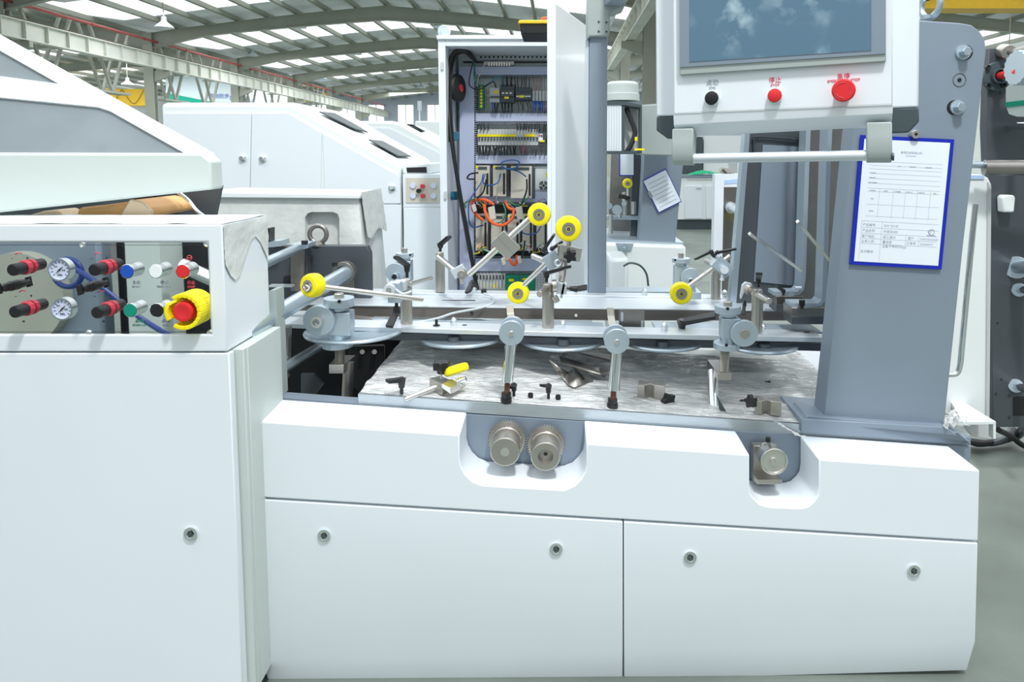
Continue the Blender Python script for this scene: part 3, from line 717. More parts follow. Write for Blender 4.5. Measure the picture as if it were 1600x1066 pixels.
# unit 1: left roller on long rod
t = thing('roller_arm', 'yellow roller on a long horizontal rod, leftmost, over the left height adjuster', 'roller arm', P(636, 514, 2.36), GR)
post(t, 635.5, 513, 434, 2.36, 9.5)
rod(t, (500, 448, 2.12), (661, 468, 2.26), 4.2)
rod(t, (640, 444, 2.34), (674, 435, 2.55), 4)
wheel(t, P(481, 447, 2.10), (-.42, -.9, .08), R(19.5, 2.1), R(22, 2.1))
part('axle_nut', MB().cyl(P(481, 447, 2.1), P(476, 449, 2.07), .009, n=6).tube([P(474, 449, 2.07), P(478, 455, 2.06), P(483, 450, 2.07), P(478, 446, 2.07)], .0025, 6), nickel, t)
part('square_clamp', MB().obox(P(617.5, 456, 2.27), (R(9.5, 2.27), 0, 0), (0, R(10, 2.27), 0), (0, 0, R(16, 2.27))), alu, t, bev=.0015)
part('square_clamp', MB().obox(P(626, 446, 2.32), (R(9, 2.27), 0, 0), (0, R(10, 2.27), 0), (0, 0, R(8, 2.27))), alul, t, bev=.0015)
collar_block(t, 610, 451.5, 2.235, R(9.3, 2.2), alul, th=.02, pr=.48)
part('wing_screw', MB().tube([P(618, 452, 2.2), P(628, 459, 2.2), P(636, 458, 2.2), P(643, 455, 2.2)], .004, 8), alul, t)
lever(t, P(619.5, 472, 2.27), P(619.5, 489, 2.27), P(608, 511, 2.22), .0115)
lever(t, P(636, 434, 2.34), P(636, 412, 2.34), P(619, 402, 2.28), .0105)
# unit 2: upper left roller
t = thing('roller_arm', 'topmost yellow roller, at the end of a long diagonal arm before the electrical cabinet', 'roller arm', P(688, 456, 2.83), GR)
post(t, 688, 456, 393, 2.83, 7.5)
lever(t, P(688, 393, 2.83), P(688, 380, 2.83), P(702, 370, 2.8), .012)
rod(t, (685, 402, 2.80), (722, 433, 2.6), 4.6)
collar_block(t, 723, 428, 2.58, R(7.5, 2.58), nickel, th=.025)
part('joint_lug', MB().obox(P(717, 424, 2.6), V((.022, 0, .012)), (0, .012, 0), V((-.009, 0, .016))), alul, t, bev=.001)
part('wing_screw', MB().cyl(P(720, 436, 2.56), P(722, 444, 2.56), .006, .008), nickelb, t)
rod(t, (732, 430, 2.56), (833, 337, 2.56), 4.6)
d_ = (P(833, 337, 2.53)-P(732, 430, 2.53)).normalized(); n_ = V((-d_.z, 0, d_.x))
for off, mm in ((-.5, nickel), (.55, nickel)):
    part('sliding_block', MB().obox(P(790, 383, 2.545)+d_*off*.03, d_*R(7.5, 2.5), (0, .02, 0), n_*R(19, 2.5)), cream if 0 else nickelb, t, bev=.001)
wheel(t, P(842, 335.5, 2.50), (-.08, -1, .02), R(18.6, 2.5), .03)
# unit 3: lower middle roller + unit 4 on central post
t = thing('roller_arm', 'yellow roller touching the guide beam on a short diagonal rod, left of the central post', 'roller arm', P(857, 520, 2.36), GR)
post(t, 856.5, 519, 441, 2.36, 9.5)
lever(t, P(854, 441, 2.36), P(854, 425, 2.36), P(889, 417, 2.28), .0105)
rod(t, (843, 460, 2.29), (856, 449, 2.36), 5.4, nickel)
part('post_washer', MB().cyl(P(864, 447, 2.335), P(870, 446, 2.335), R(10, 2.34)), nickel, t)
part('square_clamp', MB().obox(P(877, 450, 2.35), V((R(8.5, 2.35), 0, -.002)), (0, .02, 0), (0, 0, R(8.5, 2.35))), alul, t, bev=.001)
lever(t, P(882, 450, 2.34), P(902, 452, 2.34), P(917, 449, 2.33), .0095)
rod(t, (866, 463, 2.33), (871, 472, 2.33), 5, nickel)
part('flat_link', MB().plate([(880, 443), (883, 443), (879, 466), (875, 466)], 2.33, .02), alu, t)
rod(t, (877, 440, 2.37), (883, 403, 2.40), 5.4, nickel, 'stem')
rod(t, (833, 400, 2.55), (866, 415, 2.42), 4.6)
rod(t, (815, 449, 2.47), (866, 399, 2.44), 4.0)
part('square_clamp', MB().obox(P(863, 407, 2.42), V((.022, 0, .014)), (0, .018, 0), V((-.014, 0, .022))), alu, t, bev=.001)
part('eye_bolt', MB().torus(P(872, 411, 2.38), TOW, R(4.6, 2.4), R(1.8, 2.4), 20, 8), alul, t)
lever(t, P(858, 398, 2.44), P(848, 389, 2.44), P(866, 367, 2.42), .0105)
lever(t, P(866, 395, 2.48), P(862, 387, 2.48), P(878, 378, 2.5), .009)
wheel(t, P(809, 459, 2.46), (-.05, -1, 0), R(17.6, 2.46), .03)
t = thing('roller_arm', 'largest yellow roller above a square plate with a black star knob', 'roller arm', P(890, 420, 2.40), GR)
part('back_plate', MB().obox(P(879, 400, 2.44), V((R(8, 2.4), 0, 0)), (0, .01, 0), (0, 0, R(18, 2.4))), nickel, t, bev=.001)
part('face_plate', MB().plate([(876, 382), (910, 389), (906, 410), (872, 405)], 2.37, .02), nickelb, t, bev=.001)
rod(t, (889, 388, 2.40), (889, 374, 2.40), 3.5, nickel)
star(P(891, 400, 2.355), TOW, R(11, 2.35), .016, t=t)
wheel(t, P(888.5, 358, 2.34), (.02, -1, .02), R(20.8, 2.34), .032)
# right roller
t = thing('roller_arm', 'yellow roller on the right with a rod rising to two black levers', 'roller arm', P(1120, 470, 2.82), GR)
post(t, 1118, 468, 415, 2.80, 7.5)
rod(t, (1075, 448, 2.62), (1141, 400, 2.62), 4)
rod(t, (1103, 408, 2.86), (1120, 416, 2.72), 4, nickel)
part('square_clamp', MB().obox(P(1128, 416, 2.62), V((.028, 0, -.024)), (0, .02, 0), V((.016, 0, .02))), alu, t, bev=.001)
part('clamp_joint', MB().cyl(P(1132, 422, 2.6), P(1132, 422, 2.575), R(6.5, 2.6)), alul, t)
part('wing_screw', MB().cyl(P(1130, 429, 2.59), P(1128, 438, 2.59), .006, .009), alul, t)
lever(t, P(1120, 407, 2.64), P(1110, 392, 2.64), P(1087, 405, 2.6), .0085)
lever(t, P(1119, 407, 2.66), P(1121, 393, 2.66), P(1150, 389, 2.66), .0085)
wheel(t, P(1065, 459.5, 2.56), (-.03, -1, .02), R(18, 2.56), .034)
# right small post with hooked lug
t = thing('clamp_post', 'nickel post with cross rod and black lever behind the right height adjuster', 'post', P(1182, 527, 2.36), GP)
post(t, 1182, 526, 449, 2.36, 9)
lever(t, P(1185, 449, 2.36), P(1185, 433, 2.36), P(1186, 428, 2.2), .01)
rod(t, (1168, 452, 2.44), (1202, 471, 2.26), 4.8)
part('washer', MB().cyl(P(1169, 452, 2.42), P(1174, 455, 2.40), R(8, 2.4)), nickel, t)
part('hooked_lug', MB().plate([(1160, 446), (1165, 441), (1174, 443), (1176, 447), (1166, 450), (1158, 468), (1157, 464)], 2.43, .014), alul, t, bev=.001)
lever(t, P(1164, 470, 2.44), P(1163, 478, 2.44), P(1161, 492, 2.4), .007)
# centre steel slotted guide + long lever
t = thing('slotted_guide', 'upright slotted steel guide sheet between the second pulley column and the black lever', 'guide plate', P(988, 522, 2.42))
gs = part('sheet', MB().plate([(967, 484), (1007, 484), (1007, 521), (967, 521)], 2.44, .003), steel, t)
for a, b_ in ((970, 487), (1001.5, 500)):
    part('slot', MB().plate([(a, b_+2), (a+2, b_), (a+4, b_+2), (a+4, b_+14), (a+2, b_+16), (a, b_+14)], 2.4385, .001), alul, t)
part('foot_strip', MB().prism([P(967, 522, 2.42), P(1080, 524, 2.42), P(1080, 521, 2.42), P(967, 519, 2.42)], (0, .02, 0)), nickel, t)
lever(t, P(1066, 521, 2.40), P(1065, 501, 2.38), P(1118, 493, 2.34), .0145)
for k, (x, lab) in enumerate(((713, 'pale belt strip hanging in front of the guide beam below the lower roller'), (860, ''))):
    if k: break
def strap(x, y0, y1, lab):
    s_ = MB(); ps = [(x-6, y0), (x-5, y0+12), (x-4, y1-8), (x-3, y1)]
    for (a, b_), Yq in zip(ps, (2.595, 2.59, 2.5, 2.42)):
        s_.v += [P(a, b_, Yq), P(a+11, b_, Yq), P(a+11, b_, Yq+.003), P(a, b_, Yq+.003)]
    for i in range(3): s_.f += [(4*i+j, 4*i+(j+1) % 4, 4*i+4+(j+1) % 4, 4*i+4+j) for j in range(4)]
    s_.f += [(3, 2, 1, 0), (12, 13, 14, 15)]
    solo('bent_strip', s_, cream, lab, 'metal strip', 'pale strips behind the pulley columns')
strap(797, 477, 504, 'pale bent strip reaching from the guide beam to the first pulley column')
strap(954, 481, 508, 'pale bent strip reaching from the guide beam to the second pulley column')
# black lever and white flexible tube on the rear rail
t = thing('clamping_lever_knob', 'black clamping lever lying over the rear rail next to the white tube', 'lever', P(741, 458, 2.82))
lever(t, P(746, 449, 2.80), P(736, 442, 2.78), P(731, 457, 2.74), .013)
solo('knurled_knob', MB().cyl(P(756, 457, 2.82), P(756, 452, 2.82), R(4.5, 2.8), n=24, bev=.001), black, 'small black knurled knob on the rear rail beside the tube end', 'knob')
solo('flexible_tube', MB().tube([P(756, 459, 2.78), P(768, 463, 2.74), P(772, 470, 2.68), P(764, 477, 2.62), P(748, 482, 2.58), P(710, 489, 2.52), P(682, 498, 2.46), P(648, 505, 2.42)], .0042, 8), alul, 'thin curved whitish tube crossing the guide beam', 'tube')
# pulley columns at the front edge
def pulley(x, yd, xb, yb, lab, rusty):
    Yb = onp(xb, yb).y; base_p = onp(xb, yb)
    t = thing('pulley_column', lab, 'pulley column', base_p, 'pulley columns on the mounting plate')
    Yd = Yb-.01; tp = P(x, yd+10, Yb+.012); low = P(xb+2, yb-32 if not rusty else yb-28, Yb)
    part('chrome_sleeve', MB().cyl(low, tp, R(9.3, Yb), n=28, bev=.001), chrome, t)
    part('threaded_stud', thread(MB(), base_p, low, R(4.8, Yb), 12), rust, t)
    part('hex_nut', MB().cyl(base_p, base_p+UP*.014, R(9, Yb), n=20).cyl(base_p+UP*.012, base_p+UP*.03, R(8.5, Yb), n=6), black, t)
    c = P(x, yd, Yb-.022)
    part('front_disc', MB().cyl(c, c-TOW*.012, R(19.8, Yb), n=48, bev=.001), alu, t)
    c2_ = P(x, yd, Yb-.012); part('rear_disc', MB().cyl(c2_+V((0, .055, 0)), c2_+V((0, .067, 0)), R(19.8, Yb), n=48, bev=.001), alu, t)
    part('drum', MB().cyl(c2_, c2_+V((0, .06, 0)), R(12, Yb), n=30), zinc, t)
    part('axle', MB().cyl(c, c+TOW*.005, R(4, Yb), bev=.001), nickelb, t)
pulley(799, 521, 791, 629, 'double disc pulley on a chrome column, left one, beside the yellow loose roller', False)
pulley(964, 534, 957, 638, 'double disc pulley on a chrome column with rusty stud, right one', True)
# ================================================================ LOOSE THINGS ON THE PLATE
lift = .006
def at(px, py, up=0): return onp(px, py) + UP*(lift+up)
t = thing('loose_roller_block', 'loose roller unit with yellow wheel lying on its side and black knob on the plate', 'roller unit', at(695, 612))
Yq = at(690, 616).y
part('steel_block', MB().loft([P(671, 591, Yq+.02), P(691, 601, Yq-.03), P(691, 618, Yq-.03), P(671, 610, Yq+.02)], [P(688, 587, Yq+.09), P(707, 595, Yq+.04), P(707, 612, Yq+.04), P(688, 604, Yq+.09)]), nickel, t, bev=.001)
part('lower_block', MB().loft([P(690, 606, Yq-.04), P(704, 616, Yq-.05), P(704, 607, Yq-.05), P(690, 600, Yq-.04)], [P(705, 598, Yq+.02), P(720, 609, Yq+.0), P(720, 600, Yq+.0), P(705, 592, Yq+.02)]), nickelb, t, bev=.001)
part('rod', MB().cyl(P(632, 625, Yq-.06), P(684, 604, Yq), R(4.2, Yq), n=20, bev=.001), nickelb, t)
part('knob_stem', MB().cyl(P(689, 592, Yq+.02), P(689, 578, Yq+.02), R(1.8, Yq)), nickelb, t)
star(P(690, 573.5, Yq+.02)-UP*.008, UP, R(14.5, Yq), R(13, Yq), t=t, lobes=6)
c = P(713, 578, Yq+.03); ax = V((-.30, .31, .90)).normalized()
part('yellow_wheel', MB().lathe(c-ax*.012, ax, [(0, R(17, Yq)), (.003, R(20, Yq)), (.012, R(21, Yq)), (.022, R(20, Yq)), (.025, R(17, Yq))], 36), yellow, t)
part('spring_washer', MB().torus(P(717, 597, Yq), (1, -.3, .3), R(5, Yq), R(1.4, Yq)).torus(P(720, 596, Yq), (1, -.3, .3), R(5, Yq), R(1.4, Yq)).cyl(P(714, 597, Yq), P(728, 592, Yq), R(4.5, Yq)), chrome, t)
def loose_lever(x, yb, yt, tx, ty, lab, r=.011):
    b_ = at(x, yb); t = thing('loose_clamping_lever', lab, 'lever', b_, 'black clamping levers lying loose on the plate')
    lever(t, b_, P(x, yt, b_.y), P(tx, ty, b_.y-.03), r)
loose_lever(627.5, 619, 591, 605, 596, 'black clamping lever standing on the left end of the plate')
loose_lever(857, 626, 601, 847, 603, 'small black clamping lever standing right of the left pulley column', .009)
loose_lever(803, 622, 600, 801, 606, 'small black clamping lever half hidden behind the left pulley column', .009)
for x, y, lab in ((829, 623, 'short black socket screw just right of the left pulley column foot'), (872, 626, 'short black socket screw right of the small clamping lever')):
    b_ = at(x, y, -.003); t = thing('socket_screw', lab, 'screw', b_, 'loose black socket screws')
    part('head', MB().lathe(b_, UP, [(0, .008), (.012, .008), (.014, .007), (.014, .004), (.009, .0038), (.009, .0004)], 18), black, t)
def prm(px, Y0, name, lab, cat, m, d=.004):
    pass
# bent sheets 
Ys = at(895, 612).y
t = thing('bent_bracket', 'dull steel sheet bracket with a slot, bent into a scoop on the film', 'bracket', at(898, 612))
prs = [((858, 568.5), (859.5, 567.5), .09), ((870, 585), (876, 580), .05), ((880, 600), (888, 590), .014), ((888, 609.5), (897, 581), .004), ((897, 613.5), (904.6, 575.4), .003), ((910, 609), (915, 588), .006), ((926.6, 603), (926.9, 602), .012)]
sh = MB()
for (a, b_, lf) in prs:
    for q in (a, b_):
        g = onp(q[0], q[1]) if lf < .02 else onp(874, 600); sh.v.append(P(q[0], q[1], g.y-.0) + (UP*.016 if lf < .02 else UP*.01))
sh.f = [(2*i, 2*i+2, 2*i+3, 2*i+1) for i in range(len(prs)-1)]
o = part('sheet', sh, steel, t); md = o.modifiers.new('thick', 'SOLIDIFY'); md.thickness = .003; md.offset = 0
q = [onp(x, y)+UP*.0185 for x, y in ((896, 584), (899, 582.5), (914, 601), (911, 603))]
part('slot', MB().prism(q, UP*.001), black, t)
Y2 = at(930, 585).y-.05
t = thing('bent_bracket', 'long dark steel channel bracket lying behind the right pulley column', 'bracket', at(915, 585))
sh = MB()
for (x, y, dy) in ((877, 556, .05), (874, 563, .02), (882, 572, 0), (940, 590, -.02)): pass
A = [P(874, 556, Y2+.03), P(876, 565, Y2), P(882, 571, Y2-.01), P(889, 566, Y2+.04)]
B = [P(936, 575, Y2-.03), P(938, 585, Y2-.06), P(945, 590, Y2-.07), P(952, 580, Y2-.02)]
sh.add(A+B, [(0, 1, 5, 4), (1, 2, 6, 5), (2, 3, 7, 6)])
o = part('sheet', sh, steel, t); md = o.modifiers.new('thick', 'SOLIDIFY'); md.thickness = .003
part('end_tab', MB().cyl(P(880, 556, Y2+.05), P(885, 550, Y2+.06), .006), steel, t)
solo('curved_flat_strip', MB().loft([P(905, 551, Y2+.12), P(953, 562, Y2+.02), P(953, 565, Y2+.02), P(905, 553, Y2+.12)], [P(915, 549, Y2+.2), P(965, 556, Y2+.1), P(965, 559, Y2+.1), P(915, 551, Y2+.2)]), brown, 'dark flat steel strip lying under the middle belt disc', 'strip')
def dovetail(x0, x1, yb, yt, lab, kx, ky, kside):
    b_ = at((x0+x1)/2, yb); Yq = b_.y
    t = thing('dovetail_block', lab, 'block', b_, 'loose dovetail blocks with black knobs')
    pts = [(x0, 0), (x0+(x1-x0)*.25, -.0), (x0+(x1-x0)*.5, .015), (x0+(x1-x0)*.62, .0), (x1, -.01)]
    f = []; zb2 = b_.z; zt2 = P((x0+x1)/2, yt, Yq).z
    q = [V((P(x, yb, Yq).x, Yq+dy, zb2)) for x, dy in pts]
    back_ = [V((q[-1].x+.01, Yq+.05, zb2)), V((q[2].x+.004, Yq+.028, zb2)), V((q[0].x+.012, Yq+.055, zb2))]
    part('block', MB().prism(q+back_, (0, 0, zt2-zb2)), nickel, t, bev=.001)
    part('knob_stem', MB().cyl(P(kx-8*kside, ky-2, Yq), P(kx, ky, Yq-.01), .004), nickelb, t)
    star(P(kx, ky, Yq-.01), (kside*.5, -1 if kside > 0 else -.4, .1), R(12.5 if kside > 0 else 11, Yq), .018, t=t, lobes=5)
dovetail(996, 1038, 627, 602, 'loose nickel dovetail block with black star knob to its right', 1042, 625, 1)
dovetail(1180, 1219, 652, 627, 'loose nickel dovetail block with black knob to its left, near the grey upright', 1176, 627, -1)
t = thing('dark_tool', 'small black leaf shaped blade standing in the plate slot beside the chrome column', 'blade', at(1128, 646))
part('blade', MB().plate([(1120, 618), (1136, 645), (1131, 647), (1124, 640)], at(1128, 646).y, .004), dgrey, t)
for x, y, lab in ((1160, 630, 'tiny black screw left of the right dovetail block'), (1198, 601, 'tiny black cable clip behind the right dovetail block')):
    solo('small_screw', MB().cyl(at(x, y), at(x, y)+V((.012, 0, .004)), .005, n=8).cyl(at(x-4, y), at(x, y)+V((0, 0, .004)), .0035, n=8), black, lab, 'screw')
# ================================================================ GEARS AND KNOB IN THE CUTOUTS
def gear(gx, gy, rp, fx, fy, fr_, lab, hollow):
    Yg = 1.99; Yf = 1.912; c = P(gx, gy, Yg)
    t = thing('spur_gear', lab, 'gear', c, 'meshing gears in the base cutout'); r = R(rp, Yg); pts = []; n = 46
    for k in range(n):
        for dq, rr_ in ((-.28, .93), (-.16, 1), (.16, 1), (.28, .93)):
            q = 2*math.pi*(k+dq)/n; pts.append(c+V((math.cos(q)*r*rr_, 0, math.sin(q)*r*rr_)))
    part('gear_wheel', MB().prism(pts, (0, .02, 0)), nickel, t)
    part('gear_shoulder', MB().cyl(c, c+TOW*.012, r*.8, bev=.002), nickel, t)
    f = P(fx, fy, Yf); bk = V((f.x, Yg-.01, f.z+.0))
    bk = V((c.x, Yg-.01, c.z)); f2 = V((c.x, Yf, c.z)); rf = R(fr_, Yf)
    o = part('hub_cylinder', MB().lathe(bk, TOW, [(0, rf*.86), (.02, rf*.86), (.022, rf*.93), (.038, rf*.93), (.04, rf), ((Yg-.01-Yf)-.002, rf), (Yg-.01-Yf, rf-.003)] + ([(Yg-.01-Yf, rf*.52), (Yg-.03-Yf, rf*.5), (Yg-.03-Yf, rf*.14), (Yg-.05-Yf, rf*.13)] if hollow else []), 40), nickel, t)
    if not hollow: part('centre_plug', MB().cyl(f2, f2+TOW*.001, rf*.3).cyl(f2, f2+TOW*.0015, rf*.1), nickelb, t)
gear(792, 689, 31, 791, 700, 24, 'left meshing steel gear with solid front face in the wide cutout', False)
gear(853, 696, 31, 852, 713, 24, 'right meshing steel gear with recessed bore in the wide cutout', True)
t = thing('round_hand_knob', 'round bright metal knob on a steel block in the small right cutout', 'knob', P(1208, 725, 1.9))
part('bearing_block', MB().rect(1178, 697, 1215, 755, 1.985, .03).rect(1183, 750, 1222, 757, 1.93, .06), nickel, t, bev=.001)
c = P(1210, 722, 1.90); r = R(22, 1.90)
k_ = part('knob', MB().lathe(c-TOW*.1, TOW, [(0.01, r*.5), (.055, r*.5), (.055, r*.95), (.085, r*.95), (.09, r), (.099, r), (.1, r*.96), (.099, r*.88), (.094, r*.85), (.094, r*.3), (.1, r*.28), (.1, r*.1), (.095, r*.09), (.095, .0005)], 40), nickelb, t)
part('set_screw', MB().cyl(P(1200, 690, 1.96), P(1200, 684, 1.96), .007), black, t)
# ================================================================ LEFT CONTROL CABINET
YC = 1.75; XE = P(366, 549, YC).x
cab = thing('control_cabinet', 'white control cabinet at the left with a mirror polished button panel and lower door', 'cabinet', (-1.4, YC, 0))
zt_ = P(348, 351, YC).z; zm = P(366, 551, YC).z; xu = P(351, 450, YC).x; YBk = 2.02; XL0 = -2.3
ub = part('upper_box', MB().box((XL0, YC, zm+.002), (xu, YBk, zt_)), white, cab)
cut(ub, [MB().prism([P(-300, 378, YC), P(329, 378, YC), P(329, 523, YC), P(-300, 523, YC)], (0, .03, 0)).__class__().prism([P(-300, 378, YC)+V((0, -.05, 0)), P(325, 378, YC)+V((0, -.05, 0)), P(331, 523, YC)+V((0, -.05, 0)), P(-300, 523, YC)+V((0, -.05, 0))], (0, .058, 0))])
bevel(ub, .004, 3)
xs_ = P(368, 800, YC).x
part('lower_door', MB().box((XL0, YC, .06), (xs_, YC+.03, zm-.002)), white, cab, bev=.003)
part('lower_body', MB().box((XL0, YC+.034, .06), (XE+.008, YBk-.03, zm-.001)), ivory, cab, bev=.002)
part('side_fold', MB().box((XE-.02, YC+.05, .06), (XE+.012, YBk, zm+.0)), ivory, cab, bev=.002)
part('plinth', MB().box((XL0, YC+.04, 0), (XE-.03, YBk-.05, .06)), black, cab)
part('side_post', MB().prism([P(420, 455, 2.03), P(431, 453, 2.03), P(438, 621, 2.03), P(426, 623, 2.03)], (0, .06, 0)), ggrey, cab)
c = P(299, 833, YC); lock(299, 833, YC, cab)
# wrinkled protective film on the right side of the upper box
sd = MB(); 
for j in range(13):
    for i in range(11):
        y = YC+.002+(YBk-YC-.004)*i/10; z = zt_-.002-(.10+.05*math.sin(i*.7))*j/12
        sd.v.append(V((xu+.002+.006*abs(noise.noise(V((y*9, z*25, 1))))*(1 if j else 0), y, z)))
sd.f = [(j*11+i, (j+1)*11+i, (j+1)*11+i+1, j*11+i+1) for j in range(12) for i in range(10)]
part('wrinkled_film', sd, wrapw, cab)
tf = MB()
for j in range(7):
    for i in range(60):
        x = XL0+.3+(xu-XL0-.3)*i/59; y = YC+.006+(YBk-YC-.01)*j/6
        tf.v.append(V((x, y, zt_+.0012+.003*max(0, noise.noise(V((x*14, y*14, 3)))))))
tf.f = [(j*60+i, j*60+i+1, (j+1)*60+i+1, (j+1)*60+i) for j in range(6) for i in range(59)]
part('top_film', tf, white2, cab)
YM = YC+.006
mp_ = part('mirror_panel', MB().plate([(-300, 379), (324.5, 379), (330, 522), (-300, 522)], YM, .003), mirror, cab)
for a, b_ in (((-300, 383), (325, 383)), ((-300, 519), (330, 519))):
    part('engraved_line', MB().plate([(a[0], a[1]-.35), (b_[0], b_[1]-.35), (b_[0], b_[1]+.35), (a[0], a[1]+.35)], YM-.0006, .0005), ink, mp_)
for x, y in ((129, 382), (323, 381), (139, 520.5), (328.5, 520)):
    c = P(x, y, YM); part('panel_screw', MB().lathe(c, TOW, [(0, R(5, YC)), (.002, R(5, YC)), (.004, R(3.5, YC)), (.003, R(2, YC)), (.002, .0004)], 18), chrome, mp_)
def regulator(x, y):
    """pressure regulator: black grip, red collar; axis normal to the panel"""
    c = P(x, y, YM)
    g = part('regulator_knob', MB().lathe(c, TOW, [(0, R(9, YC)), (.004, R(9.6, YC))], 20), black, cab)
    pts = []; ax, a, b_ = basis(TOW); r = R(10.5, YC)
    part('red_collar', MB().lathe(c+TOW*.001, TOW, [(0, r*.95), (.002, r*1.12), (.013, r*1.12), (.015, r*.95)], 10), redc, g)
    fl_ = []
    for k in range(36):
        q = 2*math.pi*k/36; fl_.append(c+TOW*.016+(a*math.cos(q)+b_*math.sin(q))*r*(.86+.04*(k % 2)))
    part('grip', MB().prism(fl_, TOW*.032).lathe(c+TOW*.048, TOW, [(0, r*.82), (.002, r*.76), (.0025, .0005)], 24), black, g)
for x, y in ((36, 416), (160, 416), (39, 480), (164, 481)): regulator(x+7, y+1)
for x, y in ((22, 446), (146, 447)):
    c = P(x, y, YM)
    o = part('selector_knob', MB().lathe(c, TOW, [(0, R(8, YC)), (.012, R(8, YC)), (.014, R(7, YC)), (.030, R(6.6, YC)), (.034, R(5.5, YC)), (.046, R(5.5, YC))], 24), black, cab)
    part('selector_handle', MB().obox(c+TOW*.050, (R(3, YC), 0, R(1, YC)), (0, .006, 0), (R(-1.2, YC), 0, R(8, YC))), black, o, bev=.001)
for x, y in ((96, 421), (100, 482)):
    c = P(x, y, YM); o = part('pressure_gauge', MB().ring(c, TOW, R(18, YC), R(15.6, YC), .010, 40), chrome, cab)
    part('dial', MB().cyl(c, c+TOW*.006, R(15.8, YC), n=36), gauge, o)
    mk = MB(); cq = c+TOW*.0066
    for k in range(-5, 6):
        q = math.radians(90-k*26); d2 = V((math.cos(q), 0, math.sin(q))); n2 = V((-d2.z, 0, d2.x))
        mk.obox(cq+d2*R(12.5, YC), d2*R(1.6, YC), n2*R(.4, YC), (0, .0003, 0))
    mk.text('0.4', cq+V((-R(6, YC), 0, R(4, YC))), (1, 0, 0), UP, R(4, YC)); mk.text('0.8', cq+V((R(6, YC), 0, -R(2, YC))), (1, 0, 0), UP, R(4, YC)); mk.text('MPa', cq+V((0, 0, -R(10, YC))), (1, 0, 0), UP, R(4.5, YC))
    part('dial_marks', mk, ink, o)
    d2 = V((.72, 0, .69)); n2 = V((-.69, 0, .72))
    part('needle', MB().prism([cq-d2*R(9, YC)+TOW*.001, cq+n2*R(1.2, YC)+TOW*.001, cq+d2*R(9, YC)+TOW*.001, cq-n2*R(1.2, YC)+TOW*.001], TOW*.0006), ink, o)
BT = [(207, 422, blue, '主机', 'HOST', inkg), (251, 422, whitep, '牵引', 'TRACTION', inkg), (293, 422, red, '停止', 'STOP', inkr), (212, 482, green, '启动', 'START-UP', inkgr), (253, 482, black, '点动', 'JOG', inkg)]
for x, y, m, zh, en, im in BT:
    c = P(x, y, YM); o = part('push_button', MB().lathe(c, TOW, [(0, R(10.5, YC)), (.014, R(11.5, YC)), (.022, R(11.5, YC)), (.023, R(10.8, YC)), (.021, R(10, YC)), (.021, .001)], 32), chrome, cab)
    part('coloured_cap', MB().cyl(c+TOW*.019, c+TOW*.0235, R(10.1, YC), n=32, bev=.0008), m, o, 'button cap')
    mb = MB().text(zh, P(x+6, y+22, YM)+TOW*.0012, (1, 0, 0), UP, R(6.6, YC)).text(en, P(x+6, y+28, YM)+TOW*.0012, (1, 0, 0), UP, R(5, YC))
    part('button_caption', mb, im, mp_)
mb = MB(); mr = MB()
for x, y in ((30, 402), (154, 402), (36, 461), (159, 461)):
    cc_ = P(x, y, YM)+TOW*.001; mr = MB(); mr.torus(cc_, TOW, R(7, YC), R(.7, YC), 14, 4, .25, math.radians(232)); part('adjust_arc', mr, inkr, mp_)
    mb.text('+', P(x+13, y+4, YM)+TOW*.001, (1, 0, 0), UP, R(8, YC)); mb.text('-', P(x-11, y+4, YM)+TOW*.001, (1, 0, 0), UP, R(8, YC))
for x, y in ((37, 504), (162, 504)): mb.text('M', P(x, y, YM)+TOW*.001, (1, 0, 0), UP, R(4.5, YC))
part('plus_minus_marks', mb, ink, mp_)
cc_ = P(296, 403, YM)+TOW*.001
part('stop_symbol', MB().torus(cc_, TOW, R(4, YC), R(.45, YC), 24, 4).obox(cc_, (R(4, YC), 0, 0), (0, .0004, 0), (0, 0, R(.5, YC))), inkr, mp_)
# emergency stop with yellow shroud
c = P(297, 483, YM); g = part('emergency_stop', MB().cyl(c, c+TOW*.012, R(17, YC), n=30), orange, cab)
ax, a, b_ = V((0, -1, 0)), V((1, 0, 0)), V((0, 0, 1))
def shroud(q0, q1):
    mb = MB(); n = 14; O = []; I = []
    for k in range(n+1):
        q = math.radians(q0+(q1-q0)*k/n); d2 = a*math.cos(q)+b_*math.sin(q); O.append(c+d2*R(29, YC)); I.append(c+d2*R(22.5, YC))
    for k in range(n): mb.prism([O[k], O[k+1], I[k+1], I[k]], TOW*.036)
    return mb
part('yellow_shroud', shroud(-125, 125).lathe(c, TOW, [(0, R(27, YC)), (.004, R(27, YC)), (.004, R(14, YC)), (0, R(14, YC))], 40), yellow, g, bev=.0015)
part('yellow_shroud', shroud(150, 210), yellow, g, bev=.0015)
part('mushroom_button', MB().lathe(c+TOW*.01, TOW, [(0, R(10, YC)), (.012, R(10, YC)), (.014, R(15.5, YC)), (.024, R(15.8, YC)), (.028, R(14.5, YC)), (.029, R(10, YC)), (.0285, R(9, YC)), (.0285, .0005)], 36), red, g)
mb = MB()
def arctext(s_, r, a0, step, h, up):
    for i, ch in enumerate(s_):
        q = math.radians(a0+i*step*(-1 if up else 1)); d2 = V((math.cos(q), 0, math.sin(q))); u2 = d2 if up else -d2
        x2 = V((u2.z, 0, -u2.x)); mb.text(ch, c+d2*r+TOW*.0125 - u2*h*.3, x2, u2, h)
arctext('EMERGENCY', R(19, YC), 145, 13, R(6, YC), True); arctext('STOP', R(19, YC), -112, 16, R(6, YC), False)
part('emergency_lettering', mb, ink, g)
